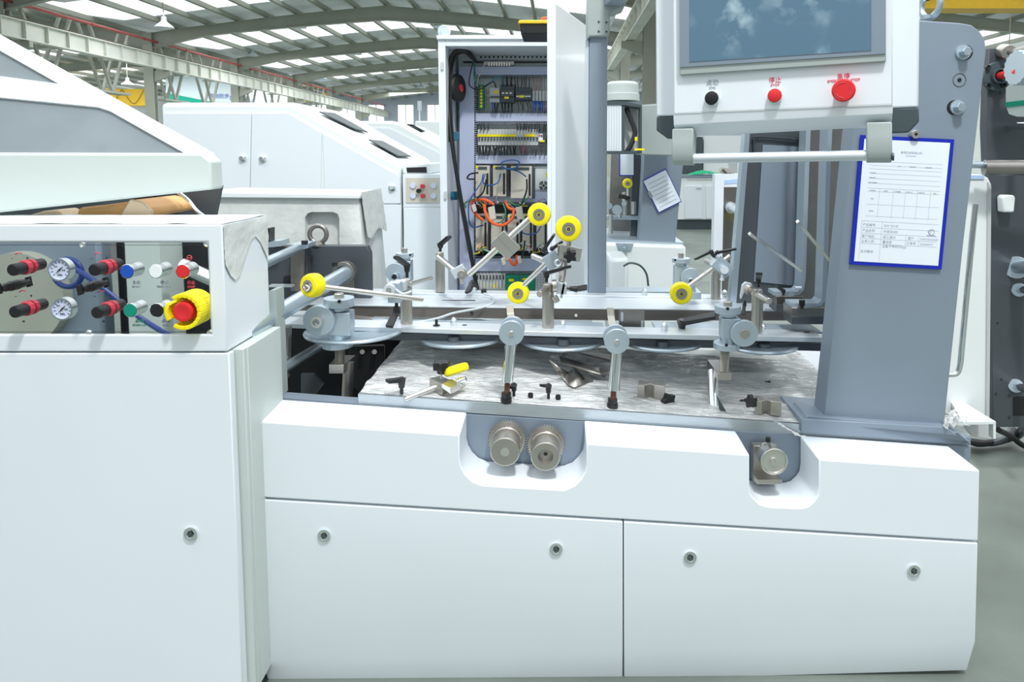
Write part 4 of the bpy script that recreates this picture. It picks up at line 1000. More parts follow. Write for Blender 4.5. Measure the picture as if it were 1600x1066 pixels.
# tray things between cabinet and hood
solo('tan_carton', MB().prism([P(118, 340, 2.05), P(121, 325, 2.05), P(150, 322, 2.05), P(196, 316, 2.05), P(203, 312, 2.05), P(222, 318, 2.05), P(236, 328, 2.05), P(234, 340, 2.05)], (0, .25, 0)), cardb, 'orange tan paper wrapped bundle in the gap under the cab hood', 'wrapped bundle', bev=.01)
solo('cream_paper_flap', MB().prism([P(186, 340, 2.03), P(203, 311, 2.03), P(222, 316, 2.03), P(237, 330, 2.03), P(235, 340, 2.03)], (0, .015, 0)), creamp, 'pale cream paper flap in front of the tan bundle', 'paper flap', bev=.004)
solo('brown_strap', MB().prism([P(30, 340, 2.06), P(66, 330, 2.06), P(88, 328, 2.06), P(100, 340, 2.06)], (0, .1, 0)), creamp, 'cream paper roll end in the gap at the left under the cab hood', 'paper roll', bev=.01)
t = thing('feeder_interior', 'dark grey inner side plate with brush edge visible in the gap under the cab hood', 'machine side plate', P(270, 345, 2.2))
part('side_plate', MB().prism([P(-40, 350, 2.35), P(-40, 290, 2.35), P(345, 290, 2.35), P(335, 340, 2.35), P(325, 350, 2.35)], (0, .02, 0)), greyd, t)
part('dark_square_hole', MB().prism([P(273, 318, 2.34), P(281, 325, 2.34), P(273, 332, 2.34), P(266, 325, 2.34)], (0, .005, 0)), black, t)
part('brush_strip', MB().prism([P(205, 345, 2.3), P(205, 305, 2.3), P(236, 300, 2.3), P(250, 345, 2.3)], (0, .02, 0)), black, t)
for k in range(9): part('bristle', MB().cyl(P(228+k*1.2, 305+k*4.5, 2.29), P(240+k*1.2, 309+k*4.5, 2.29), .002, n=6), black, t)
part('curved_rod', MB().tube([P(278, 300, 2.2), P(295, 314, 2.2), P(310, 332, 2.15), P(340, 352, 2.1)], .006, 8), chrome, t)
# ================================================================ CAB HOOD
hd = thing('cab_hood', 'big white sloping hood with two tinted windows above the left control cabinet', 'machine hood', P(100, 330, 2.0))
Y0 = 1.98; Y1 = 2.42
fb = [P(-420, 240, Y0), P(314, 240, Y0), P(329, 252, Y0), P(331, 296, Y0), P(-420, 378, Y0)]
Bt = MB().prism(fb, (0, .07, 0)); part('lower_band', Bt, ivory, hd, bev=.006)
def S(x, y):
    """point of the sloping front face seen at a pixel"""
    o = V((0, 0, H)); d = (P(x, y, 1.0)-o)
    p0 = P(0, 240, Y0+.004); nrm = V((0, -.88, .47)).normalized()
    return o + d*((p0-o).dot(nrm)/d.dot(nrm))
zh = 0
outl = [S(-420, 240), S(314, 240), S(0, 65), S(-120, -2), S(-420, -2)]
nb = V((0, .3, -.1))
sl = MB().prism(outl, V((0, .08, 0))); fs = part('sloping_shell', sl, white2, hd)
w1 = [(-420, 132), (0, 153), (152, 167), (170, 172), (290, 238.5), (286, 240.5), (-420, 240)]
w1 = [(-420, 134), (0, 152), (152, 167), (171, 173), (288, 239), (-420, 238)]
w2 = [(-420, 60), (0, 80), (92, 131), (0, 119), (-420, 70)]
w2 = [(-200, -20), (0, 79), (92, 131), (0, 119), (-200, 96)]
def inset(px, d0, d1): return MB().prism([S(x, y)+V((0, d0*.88, -d0*.47)) for x, y in px], V((0, d1*.88, -d1*.47)))
cut(fs, [inset(w1, -.02, .05), inset(w2, -.02, .05)])
part('tinted_window', inset(w1, .008, .005), smoke, hd); part('tinted_window', inset(w2, .008, .005), smoke, hd)
part('inner_panel', inset([(-420, 136), (0, 154), (140, 168), (60, 236), (-420, 236)], .027, .002), grey, hd)
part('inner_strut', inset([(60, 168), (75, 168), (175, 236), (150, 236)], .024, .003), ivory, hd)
part('inner_handle', inset([(148, 226), (153, 218), (157, 219), (154, 232), (143, 237)], .02, .003), black, hd)
# ================================================================ OPPOSITE MACHINE (seen only in reflections)
navy = mat('navy_hose', (.008, .035, .20), .35)
t = thing('opposite_machine', 'grey machine frame across the aisle that the mirror panel reflects', 'machine', (-3.0, -1.6, 0))
part('frame_plate', MB().box((-4.6, -1.75, 0), (-3.35, -1.6, 1.0)), grey, t, bev=.03)
part('frame_plate', MB().box((-3.1, -1.9, 0), (-2.85, -1.5, .9)), ivory, t)
part('dark_bay', MB().box((-3.35, -2.0, 0), (-2.4, -1.8, .85)), blackm, t)
part('round_guard', MB().cyl((-3.9, -1.5, .45), (-3.9, -1.6, .45), .34, n=40), beam, t)
part('shaft', MB().cyl((-2.7, -1.5, .7), (-1.6, -1.45, .2), .05), chrome, t)
part('blue_hose', MB().tube([(-3.5, -1.4, .75), (-3.25, -1.35, .62), (-2.9, -1.4, .3), (-2.5, -1.35, .12), (-2.2, -1.4, .1)], .018, 8), navy, t)
part('blue_hose', MB().torus((-3.45, -1.4, .66), TOW, .1, .018), navy, t)
# ================================================================ HMI CONTROL BOX
def Hp(x, y, d=0):
    """point on the front plane of the control box (turned slightly about the vertical)"""
    Yl, Yr = 1.74, 1.56; xl = P(1052, 100, Yl).x; xr = P(1395, 100, Yr).x
    o = V((0, 0, H)); dd = P(x, y, 1.0)-o; a = V((xl, Yl, 0)); b_ = V((xr, Yr, 0)); tdir = (b_-a).normalized(); nrm = V((tdir.y, -tdir.x, 0))
    p = o+dd*((a-V((0, 0, 0))-o).dot(nrm)/dd.dot(nrm)); return p+nrm*d
_a = Hp(1052, 100); _b = Hp(1395, 90); HX = (Hp(1395, 100)-Hp(1052, 118)); HN = V((P(1052, 100, 1.74).x, 1.74, 0)); 
_t = (V((P(1395, 100, 1.56).x, 1.56, 0))-V((P(1052, 100, 1.74).x, 1.74, 0))).normalized(); HNn = V((_t.y, -_t.x, 0))
HXd = (Hp(1318, 140)-Hp(1113, 152)).normalized(); HUd = HXd.cross(HNn)*-1
if HUd.z < 0: HUd = -HUd
hm = thing('operator_panel', 'white operator control box with dark touch screen and three buttons hanging at the upper right', 'control box', Hp(1220, 205))
def hplate(px, d0, d1): return MB().prism([Hp(x, y, d0) for x, y in px], HNn*(d1-d0))
fx = [(1051, -190), (1052, 196), (1052, 213), (1395, 195), (1395, 178), (1395, -210)]
fb_ = part('front_housing', hplate([(1051, -190), (1052, 178), (1395, 164), (1395, -210)], -.06, 0), white, hm, bev=.003)
o = MB().loft([Hp(1052, 178, 0), Hp(1052, 196, -.004), Hp(1052, 213, -.045), Hp(1052, 213, -.10), Hp(1052, 178, -.10)], [Hp(1395, 164, 0), Hp(1395, 178, -.004), Hp(1395, 195, -.045), Hp(1395, 195, -.10), Hp(1395, 164, -.10)])
part('lower_lip', o, white, hm, bev=.002)
part('fold_line', hplate([(1052, 178.6), (1052, 177.4), (1395, 163.4), (1395, 164.6)], -.001, .0006), lgrey, hm)
part('rear_housing', hplate([(1014, -190), (1016, 180), (1440, 165), (1444, -210)], -.14, -.0601), white, hm, bev=.004)
part('dark_corner_guard', hplate([(1016, 180.5), (1052, 179.5), (1052, 216), (1034, 216), (1016, 203)], -.138, -.062), dgrey, hm, 'dark slate corner guard', bev=.003)
part('dark_corner_guard', hplate([(1394, 166.5), (1440.5, 165.5), (1441, 188), (1424, 206), (1394, 207)], -.138, -.062), dgrey, hm, 'dark slate corner guard', bev=.003)
bz = part('screen_bezel', hplate([(1062, -170), (1063, 118), (1384, 97), (1384, -190)], 0, .010), lgrey, hm, bev=.002)
bz.data.materials.clear(); bz.data.materials.append(ggrey)
part('bezel_face', hplate([(1062.5, -170), (1063.5, 106), (1383, 85), (1383, -190)], .0101, .0125), grey, bz)
part('touch_screen', hplate([(1079, -170), (1079, 98), (1361, 80), (1361, -190)], .0126, .0135), screen, bz)
for x, y, m, zh, en, im, big in ((1113, 152, black, '点动', 'JOG', inkg, 0), (1211, 148, red, '停止', 'STOP', inkr, 0), (1318, 141, red, '急停', 'EMERGENCY STOP', inkr, 1)):
    c = Hp(x, y+2, 0)
    Yq = c.y
    if not big:
        o = part('push_button', MB().lathe(c, HNn, [(0, R(11, Yq)), (.009, R(11.2, Yq)), (.011, R(10.5, Yq)), (.010, R(10, Yq)), (.010, .0005)], 36), chrome, hm)
        part('button_cap', MB().lathe(c+HNn*.009, HNn, [(0, R(10, Yq)), (.0035, R(10, Yq)), (.004, R(9.4, Yq)), (.004, .0005)], 36), m, o)
    else:
        o = part('emergency_stop_button', MB().lathe(c, HNn, [(0, R(12, Yq)), (.02, R(10, Yq)), (.022, R(16, Yq)), (.027, R(17.3, Yq)), (.033, R(17, Yq)), (.036, R(15, Yq)), (.036, .0005)], 44), m, hm)
        mk = MB()
        for q0 in (20, 140, 260): mk.torus(c+HNn*.0362, HNn, R(11.5, Yq), R(.6, Yq), 16, 4, .2, math.radians(q0))
        part('turn_arrows', mk, inkr, o)
    yy = -24.5 if not big else -23.5
    mb = MB().text(zh, Hp(x, y+yy+5, .0007), HXd, HUd, R(9.5, Yq)).text(en, Hp(x, y+yy+(11.5 if not big else 10), .0007), HXd, HUd, R(5.6, Yq))
    part('caption', mb, im, hm)
def hook(x0, x1, y0, y1, d):
    return MB().loft([Hp(x0, y0-8, -.001), Hp(x0, y0+12, .002), Hp(x0, y1-20, .008), Hp(x0, y1-8, .002), Hp(x0, y1-2, -.010), Hp(x0, y1, -.03), Hp(x0, y0, -.05)],
                     [Hp(x1, y0-9, -.001), Hp(x1, y0+11, .002), Hp(x1, y1-20, .008), Hp(x1, y1-8, .002), Hp(x1, y1-2, -.010), Hp(x1, y1, -.03), Hp(x1, y0-1, -.05)])
part('handle_bracket', hook(1050, 1083, 209, 259, 0), ggrey, hm, bev=.003)
part('handle_bracket', hook(1354, 1394, 199, 255, 0), ggrey, hm, bev=.003)
part('handle_bar', MB().cyl(Hp(1078, 248, -.012), Hp(1358, 243, -.012), R(8, 1.65), n=24), alul, hm)
part('end_cap', MB().cyl(Hp(1394, 245, .0), Hp(1397, 245, .0), R(6, 1.6)), dgrey, hm)
# ================================================================ POLE AND ARM
pl_ = thing('support_pole', 'tall grey square pole right of the open cabinet door, carrying the operator panel arm', 'pole', P(934, 460, 2.84))
Yp = 2.86; xA = P(920, 300, Yp).x; xB = P(948, 300, Yp).x
part('pole', MB().box((xA, Yp, P(934, 460, Yp).z-.0), (xB, Yp+.075, P(934, 56, Yp).z)), zinc if 0 else grey, pl_, bev=.004)
part('side_profile', MB().box((P(914, 300, Yp).x, Yp+.01, P(934, 460, Yp).z), (xA-.001, Yp+.07, P(934, 60, Yp).z)), alul, pl_, bev=.002)
part('pole_foot', MB().rect(905, 456, 1052, 466, 2.95, .1), alu, pl_)
cb = [(917, -30), (917, 62), (922, 57), (950, 57), (953, 50), (953, 20), (975, 12), (985, -10), (985, -30)]
part('corner_casting', MB().plate(cb, Yp-.02, .11), ggrey, pl_, bev=.006)
for x, y in ((935.5, 34), (947.5, 35), (935.5, 49), (947.5, 49.5)): part('casting_bolt', MB().cyl(P(x, y, Yp-.019), P(x, y, Yp-.023), R(1.6, Yp), n=10), dgrey, pl_)
part('swing_arm', MB().loft([P(942, -55, Yp), P(942, 12, Yp), P(966, 12, Yp), P(990, -20, Yp), P(990, -55, Yp)], [P(1080, -170, 1.9), P(1080, -110, 1.9), P(1120, -110, 1.9), P(1150, -130, 1.9), P(1150, -170, 1.9)]), grey, pl_, bev=.004)
part('arm_head', MB().prism([P(1070, -160, 1.85), P(1250, -160, 1.85), P(1250, -110, 1.85), P(1070, -110, 1.85)], (0, .09, 0)), grey, pl_, bev=.004)
# ================================================================ GREY UPRIGHT STAND AT THE RIGHT
YS = 2.05
st = thing('upright_plate_stand', 'tall thick grey steel upright leaning slightly, bolted on the right end of the plate', 'machine upright', P(1380, 680, YS))
sh_ = [(1287, 656), (1300, 540), (1320, 340), (1333, 215), (1346, 100), (1352, 26), (1500, 36), (1518, 39), (1531, 49), (1539, 62), (1541, 80), (1505, 385), (1475, 668)]
part('upright_plate', MB().plate(sh_, YS, .085), grey, st, bev=.003)
part('foot_plate', MB().prism([P(1252, 664, 2.03), P(1497, 683, 2.03), P(1515, 697, 2.0), P(1515, 690, 2.0), P(1497, 676, 2.03), P(1252, 654, 2.03)], (0, .2, 0)).plate([(1250, 664), (1262, 650), (1284, 652), (1478, 667), (1496, 678), (1495, 690), (1252, 672)], 2.032, .12), grey, st, bev=.002)
part('foot_cover', MB().plate([(1252, 655), (1480, 668), (1496, 681), (1516, 684), (1516, 696), (1252, 676)], 2.02, .16), grey, st, bev=.002)
part('lettered_mark', MB().torus(P(1268, 650, 2.06), UP, .012, .0015, 20, 5, .7), ink, st)
def boltat(x, y, Y, r, par):
    c = P(x, y, Y); o = part('washer', MB().cyl(c, c+TOW*.006, R(r*1.25, Y), n=30), alu, par)
    c2_ = c+TOW*.006; part('hex_bolt', MB().cyl(c2_, c2_+TOW*.02, R(r*.8, Y), n=6, bev=.001), zinc, o)
    s_ = part('adjust_slot', MB().cyl(c+V((.008*(1 if y < 120 else -1), 0, 0)), c+V((.008*(1 if y < 120 else -1), 0, 0))+TOW*.001, R(r*1.25, Y), n=30), black, par)
boltat(1504, 82, YS, 9, st); boltat(1495, 168, YS, 9, st)
c = P(1499, 125, YS); part('round_plug', MB().ring(c+TOW*.0005, TOW, R(10.3, YS), R(9.7, YS), .001, 36), dgrey, st); part('plug_bore', MB().cyl(c, c+TOW*.0015, R(3, YS)), black, st)
c = P(1426, 210, YS); o = part('round_spacer', MB().cyl(c, c+TOW*.02, R(6.5, YS), n=24, bev=.001), nickelb, st); part('spacer_bore', MB().cyl(c+TOW*.02, c+TOW*.0206, R(2.4, YS)), black, o)
eb = MB().torus(P(1454, 8, 2.09), (1, .3, 0), .035, .009).cyl(P(1447, 30, 2.09), P(1447, 24, 2.09), .018)
solo('lifting_eye_bolt', eb, zinc, 'zinc lifting eye bolt on top of the grey upright beside the operator panel', 'eye bolt')
# clipboard
cbd = thing('job_sheet_board', 'large blue framed job sheet hanging on the grey upright at the right', 'document board', P(1400, 420, YS-.006))
Q = [P(1344, 211, YS-.004), P(1490, 218, YS-.004), P(1470, 421, YS-.004), P(1327, 413, YS-.004)]
part('blue_frame', MB().prism(Q, TOW*.004), blueb, cbd)
def bil(u, v_, off=0):
    a = Q[0].lerp(Q[1], u); b_ = Q[3].lerp(Q[2], u); return a.lerp(b_, v_)+TOW*off
bu, bv = .042, .028
sh2 = part('paper_sheet', MB().prism([bil(bu, bv, .0041), bil(1-bu, bv, .0041), bil(1-bu, 1-bv, .0041), bil(bu, 1-bv, .0041)], TOW*.0005), paper, cbd)
ln = MB()
def seg(u0, v0, u1, v1, wpx=.45):
    a = bil(u0, v0, .0048); b_ = bil(u1, v1, .0048); d2 = (b_-a).normalized(); n2 = d2.cross(V((0, 1, 0)))*R(wpx/2, YS)
    ln.prism([a-n2, b_-n2, b_+n2, a+n2], TOW*.0001)
for v_ in (.205, .235, .262, .297, .335, .372, .41, .435, .535, .625): seg(.12, v_-.01, .9, v_-.01, .3)
for u in (.25, .40, .53, .66, .80): seg(u, .40, u, .625, .3)
for v_ in (.655, .705, .750, .79, .83): seg(.09, v_, .92, v_, .35)
seg(.31, .655, .31, .97, .35); seg(.58, .750, .58, .83, .35); seg(.09, .655, .09, .97, .3); seg(.72, .75, .72, .83, .3)
part('ruled_lines', ln, inkg, sh2)
tx = MB(); xd = Q[1]-Q[0]; ud = Q[0]-Q[3]
def tt(s_, u, v_, h, cen=False): tx.text(s_, bil(u, v_, .0048), xd, ud, R(h, YS), cen, .0002)
tt('鹿源机械有限公司', .44, .125, 4.2); tt('生产工序卡片', .50, .147, 2.6)
for s_, u, v_ in (('产品编号:', .10, .693), ('产品名称:', .10, .738), ('客户地区:', .10, .781), ('业务人员:', .10, .820), ('技术要求:', .10, .90), ('GW 20120', .33, .693), ('半自动400', .33, .738), ('浙江温州', .33, .781), ('董宝密', .33, .820), ('客户', .60, .781), ('订单号', .59, .820), ('SWET20230408', .735, .781), ('2023040747', .735, .820), ('设备不带标识logo', .33, .852)):
    tt(s_, u, v_, 5.0 if u < .7 else 4.2)
for s_, u, v_ in (('工序', .42, .228), ('制单日期', .55, .228), ('交货日期', .72, .228), ('产品名称', .13, .288), ('规格型号', .13, .325), ('客户订单编号', .12, .362), ('工序名称', .14, .422), ('二维码', .29, .422), ('计划数量', .41, .422), ('完成人员', .54, .422), ('完成时间', .67, .422), ('备注', .83, .422), ('机架', .16, .485), ('电控箱', .15, .58)): tt(s_, u, v_, 2.4)
part('sheet_lettering', tx, inkg, sh2)
part('round_emblem', MB().torus(bil(.85, .715, .0048), TOW, R(4.4, YS), R(.5, YS), 24, 4).torus(bil(.83, .712, .0048), TOW, R(2.4, YS), R(.4, YS), 20, 4).obox(bil(.85, .742, .0048), V(xd).normalized()*R(7, YS), (0, .0001, 0), (0, 0, R(.7, YS))), inkg, sh2)
# ================================================================ REAR GREY PLATES AND L BARS
t = thing('rear_side_plate', 'dark grey side plate with a bright left edge behind the operator panel handle', 'machine side plate', P(1210, 480, 2.8))
part('plate', MB().plate([(1176, 120), (1148, 480), (1335, 500), (1345, 120)], 2.72, .03), greyd, t)
part('bright_edge', MB().plate([(1172, 120), (1179, 120), (1150, 480), (1140, 480)], 2.70, .05), zinc, t)
part('upper_window_frame', MB().tube([P(1178, 240, 2.71), P(1178, 222, 2.71), P(1184, 214, 2.71), P(1262, 220, 2.71)], .004, 8), seam, t)
part('reflecting_inset', MB().plate([(1192, 226), (1262, 230), (1255, 448), (1178, 440)], 2.715, .003), grey, t)
t2 = thing('second_side_plate', 'brown grey plate strip seen between the pale vertical bars', 'machine side plate', P(1290, 480, 2.5))
part('plate', MB().plate([(1262, 150), (1248, 500), (1300, 500), (1335, 150)], 2.6, .02), steel, t2)
def lbar(xt, xb, yb, xe, Y, lab, bx0, bx1, by0, by1, by2):
    t = thing('bent_guide_bar', lab, 'guide bar', P(xe, by1, Y), 'pale L-shaped guide bars')
    pts = [(xt, 120), (xt-(xt-xb)*.5, 260), (xb, yb-25), (xb-3, yb-9), (xb-10, yb-1), (xb-20, yb), (xe, yb)]
    mb = MB(); wd = 7
    out_ = []
    inn = [(x-wd if i < 3 else x-(5 if i == 3 else 3 if i == 4 else 0), y-(0 if i < 3 else 2 if i == 3 else 5 if i == 4 else 6)) for i, (x, y) in enumerate(pts)]
    for i in range(len(pts)-1):
        mb.prism([P(*pts[i], Y), P(*pts[i+1], Y), P(*inn[i+1], Y), P(*inn[i], Y)], (0, .07, 0))
    part('bar', mb, alu, t)
    part('holder_block', MB().plate([(bx0, by0), (bx1, by0), (bx1, by1), (bx0, by1)], Y-.01, .09), steel, t, bev=.001)
    part('holder_base', MB().plate([(bx0, by1), (bx1, by1), (bx1, by2), (bx0, by2)], Y-.012, .09), greyd, t, bev=.001)
    return t
t = lbar(1270, 1259, 462, 1209, 2.5, 'pale L-shaped bar, left one, with black wing screw on its block', 1213, 1256, 463, 476, 488)
lever(t, P(1224, 462, 2.47), P(1224, 453, 2.47), P(1213, 447, 2.45), .008); part('cross_pin', MB().cyl(P(1242, 450, 2.49), P(1252, 450, 2.49), .006), alul, t)
part('long_square_rod', MB().cyl(P(1171, 365, 2.2), P(1252, 423, 2.48), .0065, n=4), nickelb, t)
t = lbar(1304, 1292, 480, 1237, 2.36, 'pale L-shaped bar, right one, with round black knob on its block', 1237, 1290, 481, 495, 507)
star(P(1253, 478, 2.34), UP, R(5, 2.36), .02, t=t, lobes=8)
part('long_square_rod', MB().cyl(P(1246, 346, 2.1), P(1299, 411, 2.3), .0065, n=4), nickelb, t)
# ================================================================ FEED END BEHIND THE LEFT CABINET
t = thing('feeder_frame_plate', 'dark grey frame plate with a lifting eye before the wrapped cabinet', 'machine frame', P(520, 500, 2.8))
part('frame_plate', MB().plate([(400, 384), (418, 384), (573, 384), (578, 396), (580, 500), (400, 500)], 2.72, .04), greyd, t, bev=.003)
part('frame_step', MB().plate([(418, 386), (479, 386), (481, 470), (418, 470)], 2.66, .05), greyd, t, bev=.003)
part('bearing_strap', MB().plate([(454, 384), (476, 384), (474, 455), (454, 455)], 2.64, .015), brown, t)
part('edge_block', MB().plate([(416, 379), (436, 377), (437, 385), (416, 387)], 2.6, .1), alu, t); part('edge_block', MB().rect(416, 357, 421, 378, 2.6, .05), black, t)
part('rod_holder', MB().plate([(454, 382), (482, 380), (481, 388), (470, 391), (454, 390)], 2.6, .08), alu, t, bev=.002)
part('knurled_screw', MB().cyl(P(476, 382, 2.6), P(476, 376, 2.6), .012), black, t)
part('bearing_cap', MB().ring(P(541, 424, 2.66), TOW, R(17, 2.66), R(11, 2.66), .04).rect(528, 430, 553, 462, 2.67, .03), steel, t, bev=.001); part('bearing_screw', MB().cyl(P(523, 416, 2.62), P(523, 410, 2.62), .01), black, t)
part('horizontal_slot_bar', MB().rect(420, 446, 456, 449, 2.6, .03), alul, t)
part('slot_hole', MB().plate([(443, 446), (443, 434), (446, 431), (451, 431), (453, 434), (453, 446)], 2.655, .01), black, t)
for a, b_, r, lab in (((360, 435, 1.85), (468, 387, 2.62), 8, 0), ((380, 522, 1.9), (545, 424, 2.66), 13, 0), ((396, 605, 1.88), (510, 535, 2.6), 8, 0)):
    part('cross_shaft', MB().cyl(P(*a), P(*b_), R(r, 2.3), n=32), zinc, t)
part('lower_link', MB().plate([(437, 512), (451, 512), (449, 580), (440, 592), (436, 585)], 2.2, .03), steel, t, bev=.002)
part('link_eye', MB().ring(P(443, 588, 2.19), TOW, R(11, 2.2), R(7, 2.2), .03), steel, t)
part('cross_rail', MB().prism([P(430, 497, 2.45), P(515, 494, 2.45), P(600, 503, 2.45), P(600, 508, 2.45), P(430, 510, 2.45)], (0, .05, 0)), brown, t)
part('rail_top', MB().plate([(430, 492), (515, 491), (515, 495), (430, 497)], 2.44, .06), alul, t)
ey = thing('lifting_eye', 'round dark steel lifting eye on top of the dark frame plate', 'eye bolt', P(497, 384, 2.74))
part('ring', MB().torus(P(497, 366, 2.74), TOW, R(13.3, 2.74), R(3.7, 2.74), 36, 14), steel, ey)
part('collar', MB().lathe(P(497, 384, 2.74), UP, [(0, R(11, 2.74)), (R(3, 2.74), R(10.5, 2.74)), (R(5, 2.74), R(8, 2.74)), (R(7, 2.74), R(5, 2.74))], 24), steel, ey)
# wrapped box
wbx = thing('wrapped_cabinet', 'film wrapped pale cabinet with rounded recess behind the lifting eye', 'cabinet', P(460, 500, 3.0))
b0 = part('body', MB().plate([(250, 305), (560, 305), (580, 520), (600, 788), (250, 788)], 3.0, .35), wrapw, wbx, bev=.008)
cut(b0, [MB().plate([(474, 600), (474, 340), (478, 334), (484, 332), (518, 332), (525, 335), (528, 342), (529, 600)], 2.98, .06)])
b0.modifiers.clear()
part('top_sheet', MB().prism([P(312, 300, 2.98), P(562, 304, 2.98), P(562, 311, 2.98), P(312, 309, 2.98)], (0, .38, 0)), white2, wbx, bev=.004)
sdm = MB()
for j in range(13):
    for i in range(9):
        Yw = 3.0+.35*i/8; p = P(561, 305, 3.0); z = p.z+.012-.19*j/12*(1+.08*math.sin(i)); sdm.v.append(V((p.x+.008+.005*noise.noise(V((i*.9, j*.8, 2)))+j*.002, Yw, z)))
sdm.f = [(j*9+i, (j+1)*9+i, (j+1)*9+i+1, j*9+i+1) for j in range(12) for i in range(8)]
part('wrinkled_film', sdm, wrapw, wbx)
# ================================================================ WHITE MACHINE WITH SLOPING TOP (middle left)
YA = 4.4; YA2 = 5.55
am = thing('white_folding_machine', 'large white machine with long sloping top and two door knobs behind the wrapped cabinet', 'machine', P(450, 500, YA))
shp = [(250, 160), (456, 160), (625, 256), (627, 700), (258, 700)]
zf = .03
bodyA = [P(x, y, YA) for x, y in shp[:3]]; bodyA += [V((bodyA[2].x, YA, zf)), V((bodyA[0].x, YA, zf))]
part('body', MB().prism(bodyA, (0, YA2-YA, 0)), white2, am, bev=.03)
dl_ = [(258, 176), (392, 177), (397, 700)]
def panelA(px, nm='side_door'): 
    pts = [P(x, y, YA-.012) for x, y in px]; pts = [V((p.x, p.y, max(p.z, .08))) for p in pts]; return part(nm, MB().prism(pts, (0, .012, 0)), white, am, bev=.002)
panelA([(258, 177), (392.3, 177), (396.3, 900), (262, 900)]); panelA([(393.7, 177), (450, 177), (502, 207), (506, 900), (397.7, 900)]); panelA([(504, 208), (625, 276), (626, 318), (508, 318)]); panelA([(508, 320), (627, 320), (630, 900), (510, 900)])
for x, y in ((380, 247), (411, 248), (613, 293)): 
    c = P(x, y, YA-.012); part('door_knob', MB().lathe(c, TOW, [(0, .022), (.012, .022), (.016, .014), (.03, .012)], 16), chrome, am)
def SA(x, y):
    o = V((0, 0, H)); d = P(x, y, 1.0)-o; a = P(456, 160, YA)+V((0, 0, .014)); b_ = P(625, 256, YA)+V((0, 0, .014)); e = (b_-a).normalized(); nrm = V((-e.z, 0, e.x))
    if nrm.z < 0: nrm = -nrm
    return o+d*((a+nrm*.004-o).dot(nrm)/d.dot(nrm))
for wpx in ([(499, 175), (523, 177.5), (557, 196), (575, 207), (555, 202)], [(576, 218.6), (598, 221), (642, 244.5), (622, 244)]):
    pts = [SA(x, y) for x, y in wpx]
    part('roof_window', MB().prism(pts, V((.0, 0, .004))), darkwin, am); part('window_well', MB().prism([p-V((0, 0, .003)) for p in pts], V((0, 0, .002))), greyd, am)
part('end_box', MB().plate([(629, 256), (672, 255), (672, 272), (629, 272)], YA, .5), white2, am, bev=.01)
part('dark_opening', MB().plate([(635, 262), (666, 261), (667, 270), (636, 270)], YA-.004, .006), black, am)
eb_ = [P(629, 272, YA-.03), P(706, 272, YA-.03)]; part('end_cabinet', MB().box((eb_[0].x, YA-.03, zf), (eb_[1].x, YA+.5, eb_[0].z)), white, am, bev=.004)
mp2 = part('instrument_panel', MB().rect(634, 278, 686, 317, YA-.036, .006), cream, am)
for x, y in ((645.5, 290), (646, 306), (677.5, 290), (677.5, 306)):
    c = P(x, y, YA-.036); part('small_gauge', MB().cyl(c, c+TOW*.012, R(4.3, YA), n=20), gauge, mp2)
for x, y, m in ((661, 291, redc), (661.5, 306, redc), (655, 298, black)):
    c = P(x, y, YA-.036); part('small_knob', MB().cyl(c, c+TOW*.03, R(3.4, YA), n=14), m, mp2)
part('panel_seam', MB().rect(629, 323, 706, 324, YA-.032, .004), lgrey, am)
part('panel_door', MB().rect(631, 326, 706, 520, YA-.036, .006), white, am)
# next white machine
YB2 = 7.4
bm_ = thing('white_folding_machine', 'farther white machine with sloping top seen just left of the electrical cabinet', 'machine', P(600, 420, YB2))
pb = [P(x, y, YB2) for x, y in ((540, 189), (612, 189), (624, 192), (724, 246))]; pb += [V((pb[3].x, YB2, .03)), V((pb[0].x, YB2, .03))]
part('body', MB().prism(pb, (0, 1.4, 0)), white2, bm_, bev=.03)
pts = [P(x, y, YB2-.012) for x, y in ((550, 199.5), (609, 200), (724, 258))]; pts += [V((pts[2].x, YB2-.012, .1)), V((pts[0].x, YB2-.012, .1))]
part('side_door', MB().prism(pts, (0, .012, 0)), white, bm_, bev=.003)
pts = [P(x, y, YB2+.3) for x, y in ((636, 198), (645, 199), (664, 209), (658, 210))]; part('roof_window', MB().prism([p+V((0, 0, .02)) for p in pts], (0, .0, .01)), darkwin, bm_)
t = thing('white_tower_unit', 'white boxy unit with a small cylinder on a stem, beyond the sloping machines', 'machine', P(670, 300, 9.5))
p0 = P(648, 189, 9.5); p1 = P(720, 189, 9.5); part('body', MB().box((p0.x, 9.5, .03), (p1.x, 10.3, p0.z)), white2, t, bev=.02)
part('stem', MB().cyl(P(655.5, 189, 9.6), P(655.5, 173, 9.6), R(1, 9.6)), white2, t); part('cylinder', MB().cyl(P(655.5, 173, 9.6), P(655.5, 158, 9.6), R(3.3, 9.6)), alul, t)
# ================================================================ BACKGROUND MACHINE WITH POST (centre right)
YD = 5.8
cm = thing('background_machine', 'white machine with grey upright and tilted job sheet seen between pole and operator panel', 'machine', P(1010, 440, YD))
b1_ = P(872, 376, YD-.1); b2_ = P(1072, 384, YD-.1)
cbp = [P(860, 377, YD-.1), P(1072, 385, YD-.1)]; cbp += [V((cbp[1].x, YD-.1, 0)), V((cbp[0].x, YD-.1, 0))]
part('base_shell', MB().prism(cbp, (0, .9, 0)), white2, cm, bev=.02)
part('base_plate', MB().prism([P(860, 370, YD), P(1068, 379, YD), P(1068, 384, YD), P(860, 375, YD)], (0, .9, 0)), alu, cm)
part('upright_plate', MB().plate([(999, 376), (1003, 310), (1010, 180), (1076, 180), (1066, 270), (1055, 380)], YD, .2), grey, cm, bev=.003)
part('second_upright', MB().plate([(950, 376), (958, 180), (990, 180), (985, 376)], YD+.7, .08), steel, cm)
